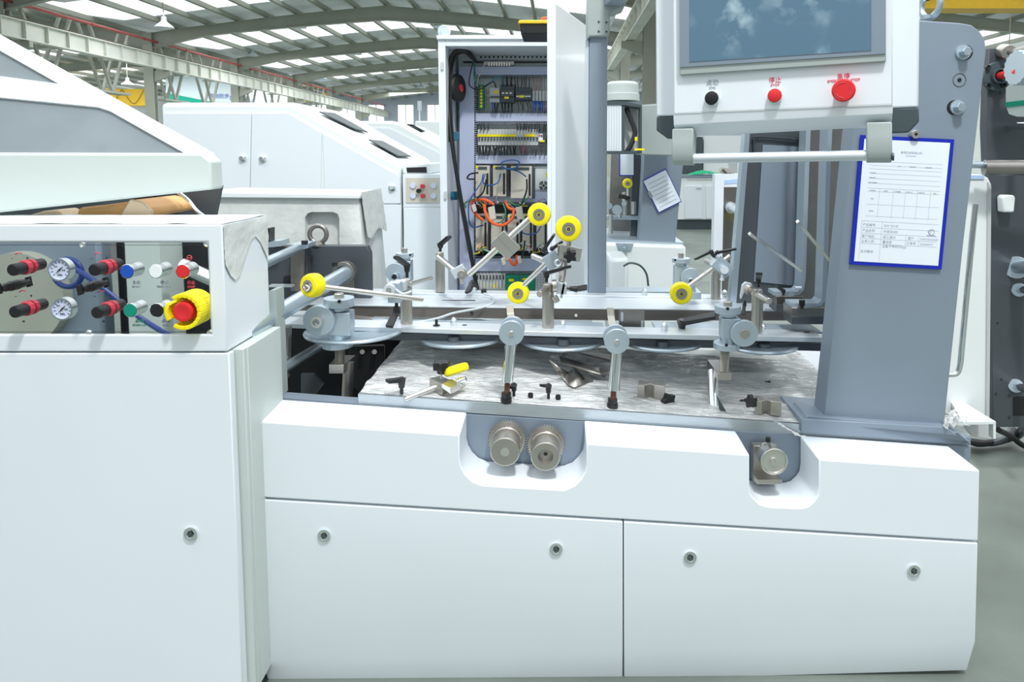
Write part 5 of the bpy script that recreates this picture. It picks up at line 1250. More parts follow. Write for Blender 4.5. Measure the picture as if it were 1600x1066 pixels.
part('third_upright', MB().plate([(985, 376), (990, 180), (1003, 180), (999, 376)], YD+.3, .08), greyd, cm)
part('rail', MB().plate([(900, 337), (1003, 339), (1003, 344), (900, 342)], YD+.2, .1), alu, cm)
for x, y, r in ((952, 322, 5), (964, 328, 8), (975, 318, 4)): part('disc', MB().cyl(P(x, y, YD+.15), P(x, y, YD+.12), R(r, YD), n=20), alu, cm)
for x, y0, y1 in ((968, 322, 340), (976, 300, 336), (990, 315, 335), (954, 335, 366)): part('small_post', MB().cyl(P(x, y1, YD+.2), P(x, y0, YD+.2), .02), nickelb, cm)
part('small_lever', MB().tube([P(966, 306, YD+.15), P(976, 308, YD+.15), P(984, 311, YD+.15)], .02, 6, 0), black, cm)
c = P(975, 388, YD-.12); part('gear_recess', MB().plate([(962, 380), (990, 381), (986, 394), (966, 393)], YD-.105, .01), alu, cm); part('gear_knob', MB().lathe(c, TOW, [(0, .035), (.03, .035), (.03, .015), (.045, .012)], 20), zinc, cm)
t = thing('small_yellow_roller', 'small distant yellow roller left of the tilted job sheet', 'roller', P(981, 300, YD))
wheel(t, P(981, 287, YD+.1), (0, -1, 0), R(8, YD), .05); part('stem', MB().cyl(P(981, 306, YD+.12), P(981, 292, YD+.12), .012), nickelb, t)
t = thing('job_sheet_board', 'small blue framed job sheet hung tilted on the distant grey upright', 'document board', P(1035, 330, YD-.03))
q = [P(1003.5, 282.5, YD-.02), P(1040, 263.5, YD-.02), P(1065, 315, YD-.02), P(1029, 333, YD-.02)]; cq = sum(q, V((0, 0, 0)))/4
part('blue_frame', MB().prism(q, TOW*.01), blueb, t); part('paper_sheet', MB().prism([cq+(p-cq)*.95+TOW*.0105 for p in q], TOW*.002), paper, t)
mk = MB(); e1 = (q[1]-q[0]).normalized(); e2 = (q[0]-q[3]).normalized()
mk.obox(cq-e1*.10+e2*.02+TOW*.014, e1*.012, TOW*.0005, e2*.028)
for k in range(7): mk.obox(cq+e2*(.10-.035*k)+TOW*.014, e1*.075, TOW*.0005, e2*.0018)
part('faint_print', mk, inkg, t)
t = thing('job_sheet_board', 'white job sheet partly hidden below the grey box left of the tilted one', 'document board', P(978, 274, YD+.5))
part('paper_sheet', MB().rect(969, 240, 990, 274, YD+.28, .01), paper, t); part('blue_edge', MB().rect(967.5, 240, 969, 275, YD+.279, .01).rect(967.5, 273.5, 990, 275, YD+.279, .01), blueb, t)
# grey white operator box of the background machine
t = LAST_BOX = thing('background_operator_box', 'pale grey box behind the left edge of the operator panel', 'control box', P(1030, 240, 5.2))
part('body', MB().plate([(1000, 164), (1060, 160), (1060, 244), (1000, 242)], 5.3, .3), ggrey, t, bev=.01)
t = thing('ribbed_enclosure', 'white ribbed enclosure with black cable and dark frame right of the pole', 'enclosure', P(970, 240, 5.4))
part('ribbed_door', MB().rect(940, 163, 971, 237, 5.0, .05), white, t)
mk = MB()
for k in range(7): mk.rect(943+4*k, 165, 943.6+4*k, 235, 4.996, .003)
part('door_ribs', mk, lgrey, t)
part('open_side', MB().plate([(972, 163), (1002, 168), (1002, 239), (972, 239)], 5.2, .05), lgrey, t)
part('dark_frame', MB().rect(971, 160, 976, 240, 5.0, .06).plate([(999, 166), (1003, 167), (1003, 240), (999, 240)], 5.1, .06).plate([(940, 158), (972, 158), (1003, 164), (1003, 168), (972, 164), (940, 164)], 4.99, .4).rect(940, 236, 1000, 241, 4.98, .2), dgrey, t)
part('black_cable', MB().tube([P(978, 168, 5.05), P(985, 185, 5.05), P(992, 205, 5.05), P(988, 222, 5.05), P(979, 238, 5.05)], .018, 8), rubber, t)
part('yellow_tab', MB().rect(992, 232, 1007, 235, 4.97, .02).rect(992, 214, 996, 220, 4.97, .02), yellow, t)
solo('white_motor_cover', MB().lathe(P(972, 158, 5.3), UP, [(0, .13), (.05, .13), (.055, .12), (.12, .12), (.14, .10), (.145, .02)], 28), ivory, 'white round cap on top of the ribbed enclosure', 'cover')
part('support_post', MB().box((P(1032, 240, 6.1).x, 6.1, 0), (P(1046, 240, 6.1).x, 6.2, P(1032, 235, 6.1).z)), grey, LAST_BOX)
# workbench far right centre
YW = 13.8
t = thing('tool_cabinet', 'low white tool cabinet with doors under the green cloth in the background', 'cabinet', P(1110, 355, YW))
p0 = P(1060, 277, YW); p1 = P(1175, 354, YW)
part('body', MB().box((p0.x, YW, .2), (p1.x, YW+.6, p0.z)), white2, t, bev=.01); part('plinth', MB().box((p0.x, YW+.1, .0), (p1.x-.4, YW+.5, .2)), dgrey, t); part('worktop', MB().rect(1058, 274, 1180, 277.5, YW-.03, .7), grey, t)
for a, b_ in ((1070, 1098), (1103, 1128)): 
    o = part('door', MB().rect(a, 290, b_, 342, YW-.03, .03), white, t, bev=.01); part('door_handle', MB().rect(b_-10, 293, b_-2, 295, YW-.05, .02), lgrey, o)
part('drawer_strip', MB().rect(1074, 278, 1122, 281, YW-.02, .02), lgrey, t)
gc = MB(); c = P(1100, 271, YW+.2)
for i in range(17):
    for j in range(7):
        u = i/16*2-1; v_ = j/6*2-1; gc.v.append(c+V((u*.32, v_*.2, .09*max(0, 1-u*u)*(1-v_*v_*.7)+.03*noise.noise(V((u*3, v_*3, 1)))-.03)))
gc.f = [(i*7+j, (i+1)*7+j, (i+1)*7+j+1, i*7+j+1) for i in range(16) for j in range(6)]
solo('green_cloth', gc, greenc, 'crumpled green cloth on the background tool cabinet', 'cloth')
t = thing('small_machine_parts', 'small cream and dark tool assembly right of the green cloth', 'tool', P(1135, 274, YW+.1))
part('body', MB().plate([(1122, 274), (1128, 262), (1142, 264), (1150, 274)], YW+.1, .2), cream, t); part('dark_arm', MB().tube([P(1129, 265, YW+.05), P(1136, 272, YW+.05), P(1142, 272, YW+.05)], .02, 6, 0), dgrey, t); part('tall_part', MB().rect(1140, 255, 1152, 270, YW+.15, .1), lgrey, t)
t = thing('background_white_cabinet', 'white cabinet with dark frame strip behind the green cloth', 'cabinet', P(1130, 250, 15.2))
part('body', MB().box((P(1100, 212, 15.2).x, 15.2, 0), (P(1172, 212, 15.2).x, 15.7, P(1100, 212, 15.2).z)), white2, t); part('dark_side', MB().rect(1062, 214, 1098, 275, 15.1, .4), dgrey, t)
t = thing('shaft_frame', 'white edged grey frame with round shaft left of the dark side plate', 'machine frame', P(1140, 470, 3.6))
pw = P(1117, 290, 3.6); pw2 = P(1131, 290, 3.6); pg = P(1168, 290, 3.6)
part('white_edge_panel', MB().box((pw.x, 3.6, 0), (pw2.x, 3.66, P(1117, 272, 3.6).z)), white, t); part('frame_plate', MB().box((pw2.x+.001, 3.62, 0), (pg.x+.1, 3.66, P(1140, 293, 3.6).z)), steel, t)
part('blue_label_panel', MB().rect(1131, 272, 1170, 292, 3.62, .03), white, t); part('blue_label', MB().plate([(1132, 282), (1158, 279), (1158, 286), (1132, 288)], 3.618, .002), label, t)
part('shaft', MB().cyl(P(1141, 324, 3.6), P(1162, 334, 3.3), R(5.5, 3.5)).cyl(P(1141, 324, 3.62), P(1143, 325, 3.59), R(9, 3.5)), alul, t)
part('yellow_piece', MB().lathe(P(1152, 343, 3.5), (1, -.5, -.3), [(0, .01), (.005, .02), (.03, .028), (.05, .02)], 16), yellow, t)
# translucent bin behind the pole
t = thing('plastic_bin', 'milky white plastic bin standing right of the pole', 'bin', P(966, 450, 3.7))
bo = MB().plate([(950, 404), (983, 404), (978, 684), (952, 684)], 3.7, .3); part('bin_body', bo, glassy('milky_plastic', (.75, .82, .85), .7, .3), t, bev=.02)
solo('thin_cable', MB().tube([P(974, 416, 3.3), P(985, 411, 3.3), P(1000, 415, 3.3), P(1010, 428, 3.3), P(1013, 447, 3.3)], .005, 8), dgrey, 'thin dark cable arching over the white base right of the pole', 'cable')
# ================================================================ RIGHT SIDE MACHINES
YE = 3.1
t = thing('right_frame_machine', 'dark grey machine frame with shafts and holes at the right edge', 'machine', P(1580, 690, YE))
fp = [(1541, 200), (1545, 75), (1573, 75), (1572, 165), (1577, 178), (1590, 182), (1720, 184), (1720, 668), (1552, 668), (1545, 300)]
part('frame_plate', MB().plate(fp, YE, .05), greyd, t, bev=.003)
for x, y, r in ((1558, 505, 2), (1564, 593, 2), (1576, 618, 2.6), (1555, 615, 2.6), (1576, 652, 2.6), (1562, 146, 2)): part('drilled_hole', MB().cyl(P(x, y, YE), P(x, y, YE-.001), R(r, YE), n=12), black, t)
part('square_hole', MB().plate([(1583, 622), (1586, 620), (1720, 620), (1720, 650), (1583, 650)], YE-.001, .001), black, t)
for x, y, r in ((1588, 418, 13), (1587, 603, 8), (1578, 197, 8), (1592, 453, 8)):
    o = part('shaft', MB().cyl(P(x, y, YE), P(x+40, y+(0 if y < 500 else 12), YE-.25), R(r*.75, YE), n=24), zinc if r > 8 else chrome, t)
    if r > 7 and y > 400: part('flange', MB().cyl(P(x, y, YE), P(x, y, YE-.015), R(r*1.35, YE), n=28, bev=.002), zinc, o)
c = P(1554, 120, YE); fl2 = part('black_bearing_flange', MB().cyl(c, c+TOW*.025, R(22, YE), n=36, bev=.003).ring(c+TOW*.025, TOW, R(12, YE), R(9, YE), .02), dgrey, t)
for dx, dy in ((-12, -14), (13, -13), (-11, 14), (13, 13)):
    c3 = P(1554+dx, 120+dy, YE-.025); part('socket_bolt', MB().ring(c3, TOW, R(4, YE), R(2, YE), .012, 14), black, fl2)
part('red_shaft', MB().cyl(c+TOW*.03, P(1590, 112, YE-.2), R(5.5, YE)), red, t)
part('knurled_sleeve', MB().prism([P(1586, 106, YE-.2)+V((-.03*math.cos(q*math.pi/18), math.cos(q*math.pi/18), math.sin(q*math.pi/18)))*R(25, YE)*(1-.07*(q % 2)) for q in range(36)], (.25, -.03, 0)), zinc, t)
part('round_bushing', MB().cyl(P(1566, 80, YE), P(1577, 81, YE-.06), R(11, YE), n=28, bev=.004), nickel, t); part('tapered_handle', MB().cyl(P(1578, 82, YE-.06), P(1620, 76, YE-.2), R(4, YE), R(9, YE)), steel, t)
t = thing('large_roller', 'brushed steel roller on a thin shaft crossing the frame at the right edge', 'roller', P(1570, 262, 2.9))
part('roller_body', MB().cyl(P(1537, 262, 2.9), P(1660, 262, 2.85), R(12, 2.9), n=36, bev=.002), steel, t); part('roller_shaft', MB().cyl(P(1510, 257, 2.9), P(1537, 258, 2.9), R(5.5, 2.9)), zinc, t)
t = thing('white_side_cover', 'tall white side cover with rounded top corner behind the grey upright', 'machine cover', P(1520, 680, 2.95))
part('cover', MB().plate([(1440, 268), (1535, 273), (1544, 278), (1549, 288), (1546, 660), (1440, 640)], 3.0, .05), white2, t, bev=.004)
part('blue_vent_strip', MB().rect(1500, 274, 1538, 280, 2.995, .004), label, t)
part('cover_edge', MB().plate([(1544, 285), (1549, 292), (1546, 660), (1541, 660)], 2.99, .05), lgrey, t)
solo('bent_steel_pipe', MB().tube([P(1524, 319, 2.6), P(1516, 400, 2.6), P(1503, 540, 2.6), P(1500, 570, 2.6), P(1494, 584, 2.6), P(1478, 586, 2.6)], R(4.3, 2.6), 12), chrome, 'thin bent steel pipe running up right of the grey upright', 'pipe')
solo('small_white_box', MB().plate([(1567, 309), (1570, 305), (1585, 305), (1587, 309), (1585, 332), (1568, 332)], YE-.05, .045), whitep, 'small white switch box fixed on the right dark frame', 'switch box', bev=.006)
# white channel and cables on the floor
t = thing('white_channel', 'white folded sheet metal channel lying at the foot of the right machine', 'sheet metal channel', P(1520, 685, 3.0))
part('channel_top', MB().loft([P(1478, 612, 3.2), P(1478, 620, 3.2), P(1478, 622, 3.15), P(1478, 614, 3.15)], [P(1556, 659, 2.75), P(1556, 662, 2.75), P(1505, 664, 2.72), P(1505, 661, 2.72)]), white2, t)
part('channel_end', MB().plate([(1505, 660), (1556, 659), (1556, 686), (1552, 686), (1552, 663), (1505, 664)], 2.72, .03), white2, t)
part('channel_inside', MB().plate([(1505, 664), (1553, 663), (1553, 686), (1520, 682)], 2.9, .02), lgrey, t)
for k in range(5):
    o_ = [P(1500+4*k, 690+k*1.5, 2.95), PZ(1520+3*k, 690+k, .03+.02*(k % 2)), PZ(1550+3*k, 693-k, .03), PZ(1570+5*k, 686-k, .05), PZ(1580+5*k, 672, .05+.02*k)]
    o_[0] = PZ(1500+4*k, 686+k, .05)
    solo('floor_cable', MB().tube(o_, .016, 8), rubber if k % 2 else greyd, ['thickest outer black cable', 'grey middle cable', 'inner black cable', 'grey cable nearest the wall', 'last black cable by the frame foot'][k] + ' curling on the floor at the right machine foot', 'cable', 'floor cables by the right machine')
solo('black_cable', MB().tube([PZ(1560, 672, .2), PZ(1580, 682, .1), PZ(1600, 697, .03), PZ(1640, 710, .02)], .014, 8), rubber, 'straight black cable leading off the right edge of the floor', 'cable')
fm3 = MB()
for j in range(8):
    for i in range(10):
        p = onp(1472+4.2*i, 655+3.6*j)+UP*(.02+.03*abs(noise.noise(V((i*.9, j*.9, 5))))); fm3.v.append(p+V((.01*noise.noise(V((i, j, 0))), .03*noise.noise(V((i*.8, j*.8, 3))), .01*noise.noise(V((i*.7, j, 7))))))
fm3.f = [(j*10+i, j*10+i+1, (j+1)*10+i+1, (j+1)*10+i) for j in range(7) for i in range(9) if i+j > 2 and i-j < 5]
solo('crumpled_film', fm3, film, 'crumpled clear film bunched at the right foot of the grey upright', 'plastic film')
# ================================================================ ELECTRICAL CABINET
YG = 3.795
ec = thing('electrical_cabinet', 'tall open electrical cabinet full of wiring, drives and breakers in the centre', 'electrical cabinet', (P(800, 460, YG).x, YG, 0))
xl = P(687, 250, YG).x; xr = P(926, 250, YG).x; zt2 = P(770, 62, YG).z; YH = 4.39
xi = P(698, 250, YG).x; xj = P(918, 250, YG).x; zi = P(770, 72, YG).z; zbm = .1
part('left_wall', MB().box((xl, YG, zbm), (xi, YH, zt2)), white, ec, bev=.003)
part('right_wall', MB().box((xj, YG, zbm), (xr, YH, zt2)), white, ec, bev=.003)
part('roof', MB().box((xi, YG, zi), (xj, YH, zt2)), white, ec, bev=.002)
part('roof_canopy', MB().box((xl-.005, YG-.015, zt2), (xr+.01, YH, zt2+.022)), white, ec, bev=.003)
part('bottom', MB().box((xi, YG, zbm), (xj, YH, .3)), white, ec); part('plinth', MB().box((xl, YG+.02, 0), (xr, YH, zbm)), dgrey, ec)
part('back_wall', MB().box((xi, YH-.02, .3), (xj, YH, zi)), pale, ec)
part('top_seal', MB().box((xi+.05, YG+.34, zi-.045), (xj, YG+.355, zi-.035)), black, ec)
for y in (103, 305): 
    p = P(691 if y < 200 else 696, y, YG); part('hinge', MB().box((p.x-.006, YG-.012, p.z-.02), (p.x+.006, YG, p.z+.02)), lgrey, ec)
YM2 = 4.21
part('mounting_panel', MB().rect(716, 76, 880, 520, YM2, .01), pale, ec)
part('lifting_fitting', MB().torus(P(694, 49, 3.91), TOW, R(8, 3.91), R(2, 3.91)).cyl(P(694, 49, 3.921), P(694, 49, 3.898), R(6, 3.91)), lampglass, ec)
rail_ = MB().rect(745, 85, 862, 93, YM2-.02, .01); part('perforated_rail', rail_, alul, ec)
mk = MB()
for k in range(17): mk.rect(750+6.7*k, 87.6, 753+6.7*k, 90.6, YM2-.0215, .001)
part('rail_holes', mk, black, ec, kind='stuff')
def duct_(x0, y0, x1, y1, teeth):
    o = part('wire_duct', MB().rect(x0, y0, x1, y1, YM2-.07, .06), duct, ec, bev=.002); mk = MB()
    for tt_ in teeth:
        if tt_ in 'tb':
            yy = y0-4 if tt_ == 't' else y1; x = x0+2
            while x < x1-3: mk.rect(x, yy, x+1.2, yy+4, YM2-.065, .05); x += 2.6
        else:
            xx = x1 if tt_ == 'r' else x0-3; y = y0+2
            while y < y1-3: mk.rect(xx, y, xx+4, y+1.6, YM2-.065, .05); y += 3.4
    part('duct_slots', mk, slot, o, kind='stuff')
duct_(718, 116, 741, 470, 'r'); duct_(717, 104, 880, 117, 'b'); duct_(743, 177, 880, 190, 'tb'); duct_(743, 243, 880, 256, 't'); duct_(743, 300, 880, 316, 'tb'); duct_(743, 404, 880, 424, 'b')
Yc = 4.12
def comp(nm, x0, y0, x1, y1, m, d=.08, Yf=None, par=None, bev=.0015): 
    Yf = Yf or Yc; return part(nm, MB().rect(x0, y0, x1, y1, Yf, d), m, par or ec, bev=bev)
# brass terminal strip
o = comp('terminal_strip', 756, 96, 803, 101, cream, .05); mk = MB()
for k in range(9): mk.rect(763+4*k, 97, 765+4*k, 103, Yc-.006, .006)
part('terminal_screws', mk, nickelb, o)
# row 1
o = comp('earth_terminal_rail', 748, 132, 756, 170, greenw, .05)
mk = MB()
for k in range(7): mk.cyl(P(752, 136+5*k, Yc-.004), P(752, 136+5*k, Yc), R(2, Yc), n=8)
part('earth_screws', mk, yellow, o)
o = comp('main_breaker', 765, 137, 781, 160, lgrey); part('yellow_sticker', MB().rect(771, 142, 779, 146, Yc-.003, .002), yellow, o); part('toggle', MB().rect(766, 150, 780, 153, Yc-.012, .012), greyd, o)
for a, b_, y0 in ((782, 804, 132), (805, 831, 137)):
    o = comp('contactor', a, y0, b_, 160 if a < 800 else 157, dgrey, .09, Yc-.01); part('contactor_face', MB().rect(a+1, y0+9, b_-1, y0+18, Yc-.025, .016), greyd, o); part('yellow_sticker', MB().rect(a+6, 151 if a < 800 else 149, a+13, 154.5 if a < 800 else 152.5, Yc-.028, .002), yellow, o)
    mk = MB()
    for k in range(3 if a < 800 else 5): mk.rect(a+2+k*(6 if a < 800 else 4.6), y0+12.5, a+5.5+k*(6 if a < 800 else 4.6), y0+14.5, Yc-.027, .002)
    part('white_marks', mk, whitep, o)
for k in range(5): comp('relay', 831.5+5.2*k, 141, 836+5.2*k, 158, lgrey, .06)
for k in range(2): comp('relay', 858+5.2*k, 141, 862.5+5.2*k, 158, lgrey, .06)
part('din_rail', MB().rect(745, 147, 880, 151, YM2-.01, .01), alul, ec)
# row 2 breakers
for k in range(20):
    x = 746.5+4.75*k; o = comp('miniature_breaker', x, 202, x+4.5, 227, lgrey, .06, bev=.0006)
    part('toggle', MB().rect(x+1, 214, x+3.4, 219, Yc-.012, .012), greyd if k < 15 else dgrey, o)
part('yellow_label_strip', MB().rect(746, 210, 806, 213.6, Yc-.004, .003).rect(820, 209.5, 836, 213.6, Yc-.004, .003), yellow, ec)
for a in (841, 855):
    o = comp('motor_starter', a, 204, a+12, 228, dgrey, .08, Yc-.01); part('starter_face', MB().rect(a+.5, 209, a+7, 221, Yc-.016, .006), whitep, o)
    part('red_button', MB().rect(a+1.2, 210, a+3.4, 213.5, Yc-.02, .005), red, o); part('black_button', MB().rect(a+4.6, 210.5, a+6.4, 214, Yc-.02, .005), black, o); part('yellow_label', MB().rect(a+3, 219, a+10, 222, Yc-.019, .004), yellow, o)
# drives
def drive(x0, y0, x1, y1, m, lab=''):
    o = comp('servo_drive', x0, y0, x1, y1, m, .12, Yc-.045, bev=.002)
    part('display', MB().rect(x0+4, y0+1.5, x1-4, y0+6, Yc-.048, .003), dgrey, o); part('yellow_sticker', MB().rect(x0+.5, y0+.5, x0+6, y0+3.5, Yc-.0475, .002), yellow, o)
    part('connector_column', MB().rect(x1-5, y0+12, x1-2, y1-4, Yc-.05, .006), black, o); part('heat_sink', MB().rect(x1, y0+3, x1+5, y1, Yc, .06), greyd, o)
drive(743, 259, 765, 307, cream); drive(770, 259, 791, 307, cream); drive(798, 260, 831, 310, cream)
for a, b_ in ((743, 762), (767, 789), (793, 812), (816, 833), (838, 856)): drive(a, 336, b_, 392 if a < 830 else 388, cream)
comp('dark_drive_panel', 743, 330, 880, 400, seam, .02, YM2-.025)
comp('drive_backplate', 743, 316, 862, 334, seam, .01, YM2-.02)
comp('fan_plate', 833, 260, 862, 302, pale, .02, YM2-.04)
part('yellow_sticker', MB().rect(853, 270, 862, 277, YM2-.043, .002), yellow, ec)
c = P(849.5, 290, YM2-.042); mk = MB().cyl(c, c+TOW*.003, R(2, Yc), n=12)
for rr_ in (4.2, 6.6):
    for q0 in range(0, 360, 90): mk.torus(c, TOW, R(rr_, Yc), R(.8, Yc), 10, 4, .19, math.radians(q0+10))
part('fan_grille', mk, black, ec)
# bottom terminals
for k in range(9):
    x = 744+5.1*k; o = comp('fuse_terminal', x, 428, x+4.6, 452, lgrey, .06, bev=.0008); part('fuse_insert', MB().rect(x+1, 430, x+2.6, 437, Yc-.004, .004), black, o)
    part('fuse_cap', MB().rect(x+.8, 444, x+3.8, 450, Yc-.004, .004), cream if k != 5 else yellow, o)
for a in (790, 814): comp('green_circuit_module', a, 430, a+22, 454, pcb, .04)
part('yellow_sticker', MB().rect(795, 436, 803, 440, Yc-.004, .003).rect(816, 435, 824, 438, Yc-.004, .003), yellow, ec)
comp('terminal_block', 837, 426, 862, 454, lgrey, .05)
mk = MB()
for k in range(5):
    for j in range(6): mk.rect(838.5+4.6*k, 428+4.2*j, 841+4.6*k, 430+4.2*j, Yc-.003, .003)
part('terminal_marks', mk, slot, ec, kind='stuff')
# wires as rows
rnd = random.Random(3)
def wires(x0, x1, n, y0, y1, m, r=.9, Y0=4.12, bend=2, nm='wire_row'):
    mb = MB()
    for k in range(n):
        x = x0+(x1-x0)*k/max(1, n-1); dx = rnd.uniform(-bend, bend)
        mb.tube([P(x+dx, y0, YM2-.03), P(x+dx*.8+rnd.uniform(-1, 1), (y0+y1)/2, Y0-.03), P(x, y1, Y0)], R(r, Y0), 6, 4)
    return part(nm, mb, m, ec, kind='stuff')
wires(786, 799, 3, 118, 136, black, 1.3); wires(806, 826, 6, 118, 140, black, .6); wires(833, 846, 4, 118, 142, pinkw, .6); wires(848, 862, 5, 118, 142, lgrey, .6)
wires(773, 800, 6, 176, 162, black, 1.2); wires(769, 769.1, 1, 176, 160, blue, 1); wires(808, 826, 5, 176, 158, black, .5, bend=5); wires(833, 848, 7, 176, 158, blue, .8); wires(852, 862, 4, 176, 158, pinkw, .6); wires(851, 858, 2, 176, 158, blue, .6)
wires(752, 763, 3, 192, 203, black, .9); wires(809, 822, 4, 192, 203, black, 1); wires(826, 862, 9, 192, 206, black, .7)
wires(750, 806, 14, 242, 228, black, 1.0, bend=3); wires(812, 862, 12, 242, 228, greyd, .6, bend=3); wires(813, 822, 3, 242, 228, redc, .5)
wires(752, 790, 8, 240, 229, whitep, .5)
def cable(pts, r, m, nm='cable'): return part(nm, MB().tube([P(x, y, Y) for x, y, Y in pts], R(r, 4.025), 8), m, ec)
cable([(743, 96, 4.14), (735, 84, 3.967), (722, 79, 3.91), (708, 84, 3.91), (701, 110, 3.91), (700, 160, 3.887), (703, 200, 3.864), (710, 250, 3.852), (720, 310, 3.852), (733, 380, 3.852), (743, 440, 3.852)], 3.1, black, 'main_cable')
cable([(742, 96, 4.14), (737, 90, 3.967), (725, 82, 3.933), (712, 88, 3.933), (705, 115, 3.933), (705, 180, 3.933), (714, 280, 3.933), (733, 390, 3.933), (747, 452, 3.933)], 2.2, rubber, 'main_cable')
cable([(739, 96, 4.025), (742, 110, 4.025), (745, 130, 4.025), (752, 136, 4.082), (765, 130, 4.025), (775, 122, 4.025), (784, 121, 4.025), (785, 134, 4.082)], 1, teal, 'teal_wire')
cable([(739, 98, 4.025), (733, 125, 4.002), (736, 136, 4.002), (750, 140, 4.025), (770, 128, 4.025), (775, 137, 4.082)], .9, black, 'thin_cable')
cable([(758, 96, 4.025), (752, 112, 4.025), (747, 122, 4.025), (745, 134, 4.025)], .6, cream, 'thin_cable')
for sx in (0, 1): cable([(742, 100, 4.082), (741+sx, 118, 4.025), (744, 130, 4.025), (750+sx, 140, 4.082)], 1, greenw, 'green_wire')
# orange motor cables
for pts in ([(737, 318, 4.025), (739, 328, 3.956), (747, 338, 3.956), (756, 345, 3.956)], [(758, 316, 4.025), (758, 330, 3.933), (768, 347, 3.91), (785, 352, 3.91), (800, 342, 3.933), (803, 328, 3.967)], [(790, 315, 4.025), (795, 325, 3.967), (806, 328, 3.967), (815, 326, 3.967)],
            [(790, 385, 4.025), (795, 402, 3.933), (802, 414, 3.933), (807, 410, 3.967), (808, 400, 4.025)], [(736, 316, 4.025), (745, 312, 4.002), (760, 313, 3.979), (772, 320, 3.979)]):
    cable(pts, 2.4, orange, 'orange_motor_cable')
for pts in ([(747, 270, 4.025), (735, 272, 3.979), (730, 278, 3.979), (734, 280, 3.979), (742, 280, 4.025)],):
    cable(pts, 1.3, black, 'black_loop')
for pts in ([(755, 272, 4.025), (752, 285, 3.967), (742, 300, 3.944), (733, 318, 3.933), (733, 345, 3.933), (740, 355, 3.956), (755, 352, 4.025)], [(782, 272, 4.025), (778, 285, 3.967), (765, 290, 3.967), (755, 285, 4.002), (758, 272, 4.025)], [(822, 276, 4.002), (810, 268, 3.967), (788, 262, 3.944), (784, 254, 3.933), (800, 250, 3.933), (811, 253, 3.933), (806, 262, 3.944), (785, 264, 3.967)],
            [(812, 360, 3.967), (822, 366, 3.967), (838, 364, 3.967), (846, 352, 4.002)]):
    cable(pts, 1.1, bluew, 'blue_wire')
for pts in ([(728, 325, 3.979), (726, 318, 3.979), (738, 312, 3.979), (747, 314, 4.025)], [(786, 318, 3.956), (790, 332, 3.933), (784, 346, 3.933), (770, 350, 3.967)], [(790, 310, 4.002), (800, 318, 3.979), (812, 320, 3.979), (826, 308, 4.025)], [(750, 388, 3.979), (770, 396, 3.967), (790, 394, 3.979)]):
    cable(pts, 1, greenw, 'green_wire')
for i, (x, y, dx) in enumerate(((769, 333, 3), (812, 333, 2), (741, 325, 1), (787, 408, 0), (812, 406, 1))):
    c = P(x, y, 3.921); s_ = 1 if i < 2 else .55
    part('plug_connector', MB().obox(c, V((R(5, 3.91)*s_, 0, R(1.2, 3.91))), (0, .012, 0), V((-R(1.5, 3.91), 0, R(10, 3.91)*s_))), cream, ec, bev=.002)
for pts in ([(823, 280, 3.967), (823, 296, 3.967), (818, 312, 3.967), (813, 322, 3.933)], [(776, 306, 3.979), (774, 318, 3.956), (771, 324, 3.933)], [(760, 280, 3.979), (755, 300, 3.979), (745, 310, 3.979)], [(820, 376, 3.979), (818, 392, 3.967), (815, 404, 3.967)]): cable(pts, 1.3, black, 'black_cable')
rn = random.Random(11); 
for m, n in ((redc, 5), (yellow, 4), (bluew, 4), (whitep, 4), (greenw, 3)):
    mb = MB()
    for k in range(n*2):
        x = rn.choice([748, 772, 796, 820, 842])+rn.uniform(-3, 8); y = rn.choice([312, 318, 380, 386])+rn.uniform(-5, 4)
        mb.tube([P(x, y, 4.025), P(x+rn.uniform(-8, 8), y+rn.uniform(2, 8), 3.99), P(x+rn.uniform(-12, 12), y+rn.uniform(5, 12), 4.025)], R(.6, 4.025), 5, 4)
    part('coloured_wires', mb, m, ec, kind='stuff')
# left wall items
c = P(716, 138, 4.002); part('cable_reel', MB().lathe(c-V((.012, 0, 0)), (1, -.35, 0), [(0, .03), (.0, .075), (.012, .08), (.024, .075), (.03, .03), (.03, .001)], 36), rubber, ec); part('reel_label', MB().lathe(c+V((.018, -.012, 0)), (1, -.35, 0), [(0, .022), (.003, .022), (.003, .001)], 20), redc, ec)
part('reel_bracket', MB().rect(701, 116, 712, 158, 4.082, .03), dgrey, ec)
part('blue_relay', MB().rect(708, 206, 717, 220, 4.025, .03), teal, ec, bev=.002); part('door_latch', MB().rect(700, 204, 705, 222, 3.864, .02), black, ec)
part('ribbed_hose', MB().lathe(P(702, 306, 3.933), (1, 0, 0), sum([[(R(1.6*k, 3.91), .022), (R(1.6*k+.8, 3.91), .025)] for k in range(9)], []), 18), teal, ec)
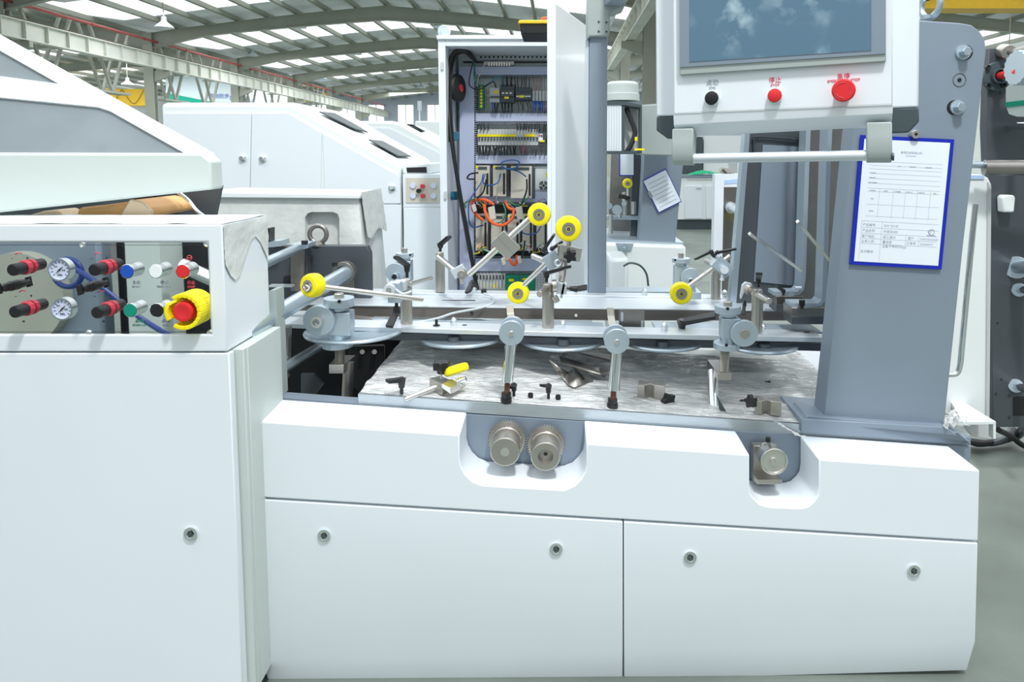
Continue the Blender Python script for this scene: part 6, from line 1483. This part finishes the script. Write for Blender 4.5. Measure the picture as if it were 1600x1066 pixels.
# door
hx = P(921, 200, YG-.01); nx = P(861, 200, 3.082)
dm = MB(); ztp = P(915, 49, YG).z; ztn = P(862, 5, 3.082).z
zz = (ztp+ztn)/2
a = V((hx.x, YG-.02, .15)); b_ = V((nx.x, 3.082, .15)); e = (b_-a).normalized(); n2 = V((e.y, -e.x, 0))*.02
if n2.x < 0: n2 = -n2
cd = part('door', MB().prism([a, b_, b_+n2, a+n2], (0, 0, zz-.15)), white, ec, bev=.004)
part('door_folded_edge', MB().prism([b_, b_-e*.03, b_-e*.03-n2*.9, b_-n2*.9], (0, 0, zz-.15)), white, cd, bev=.003)
p = P(872, 335, 3.162); q = a+e*((p.y-a.y)/e.y); part('latch_slot', MB().prism([V((q.x, q.y, p.z-.03))-n2*.1, V((q.x, q.y, p.z-.03))+e*.012-n2*.1, V((q.x, q.y, p.z-.03))+e*.012-n2*.2, V((q.x, q.y, p.z-.03))-n2*.2], (0, 0, .06)), lgrey, cd)
part('document_edge', MB().prism([a+e*.05-n2*.05+V((0, 0, .2)), a+e*.10-n2*.05+V((0, 0, .2)), a+e*.10-n2*.5+V((0, 0, .2)), a+e*.05-n2*.5+V((0, 0, .2))], (0, 0, 1.55)), ivory, cd)
# tool case on top
tcx = thing('tool_case', 'black and orange hard case lying on top of the electrical cabinet', 'case', P(834, 56, 3.91))
part('case_body', MB().plate([(811, 36), (858, 36), (856, 53), (814, 53)], 3.38, .25), black, tcx, bev=.006); part('orange_lid', MB().plate([(809, 36.5), (859, 36.5), (858, 31), (811, 31)], 3.37, .27), yellowc, tcx, bev=.004)
part('case_foot', MB().rect(814, 53, 822, 58, 3.91, .2).rect(846, 53, 854, 58, 3.91, .2), black, tcx)
for x in (821, 843): part('latch', MB().rect(x, 33, x+3, 48, 3.87, .02), dgrey, tcx, bev=.002)
part('orange_handle', MB().tube([P(846, 31, 4.025), P(850, 28, 4.025), P(856, 29, 4.025), P(858, 33, 4.025)], .008, 6), orange, tcx)
# white upright tube behind the door top
solo('white_duct', MB().box(P(873, 40, 4.83), (P(890, 40, 4.83).x, 4.945, P(880, -60, 4.83).z)), white2, 'white vertical duct above the open cabinet door', 'duct')
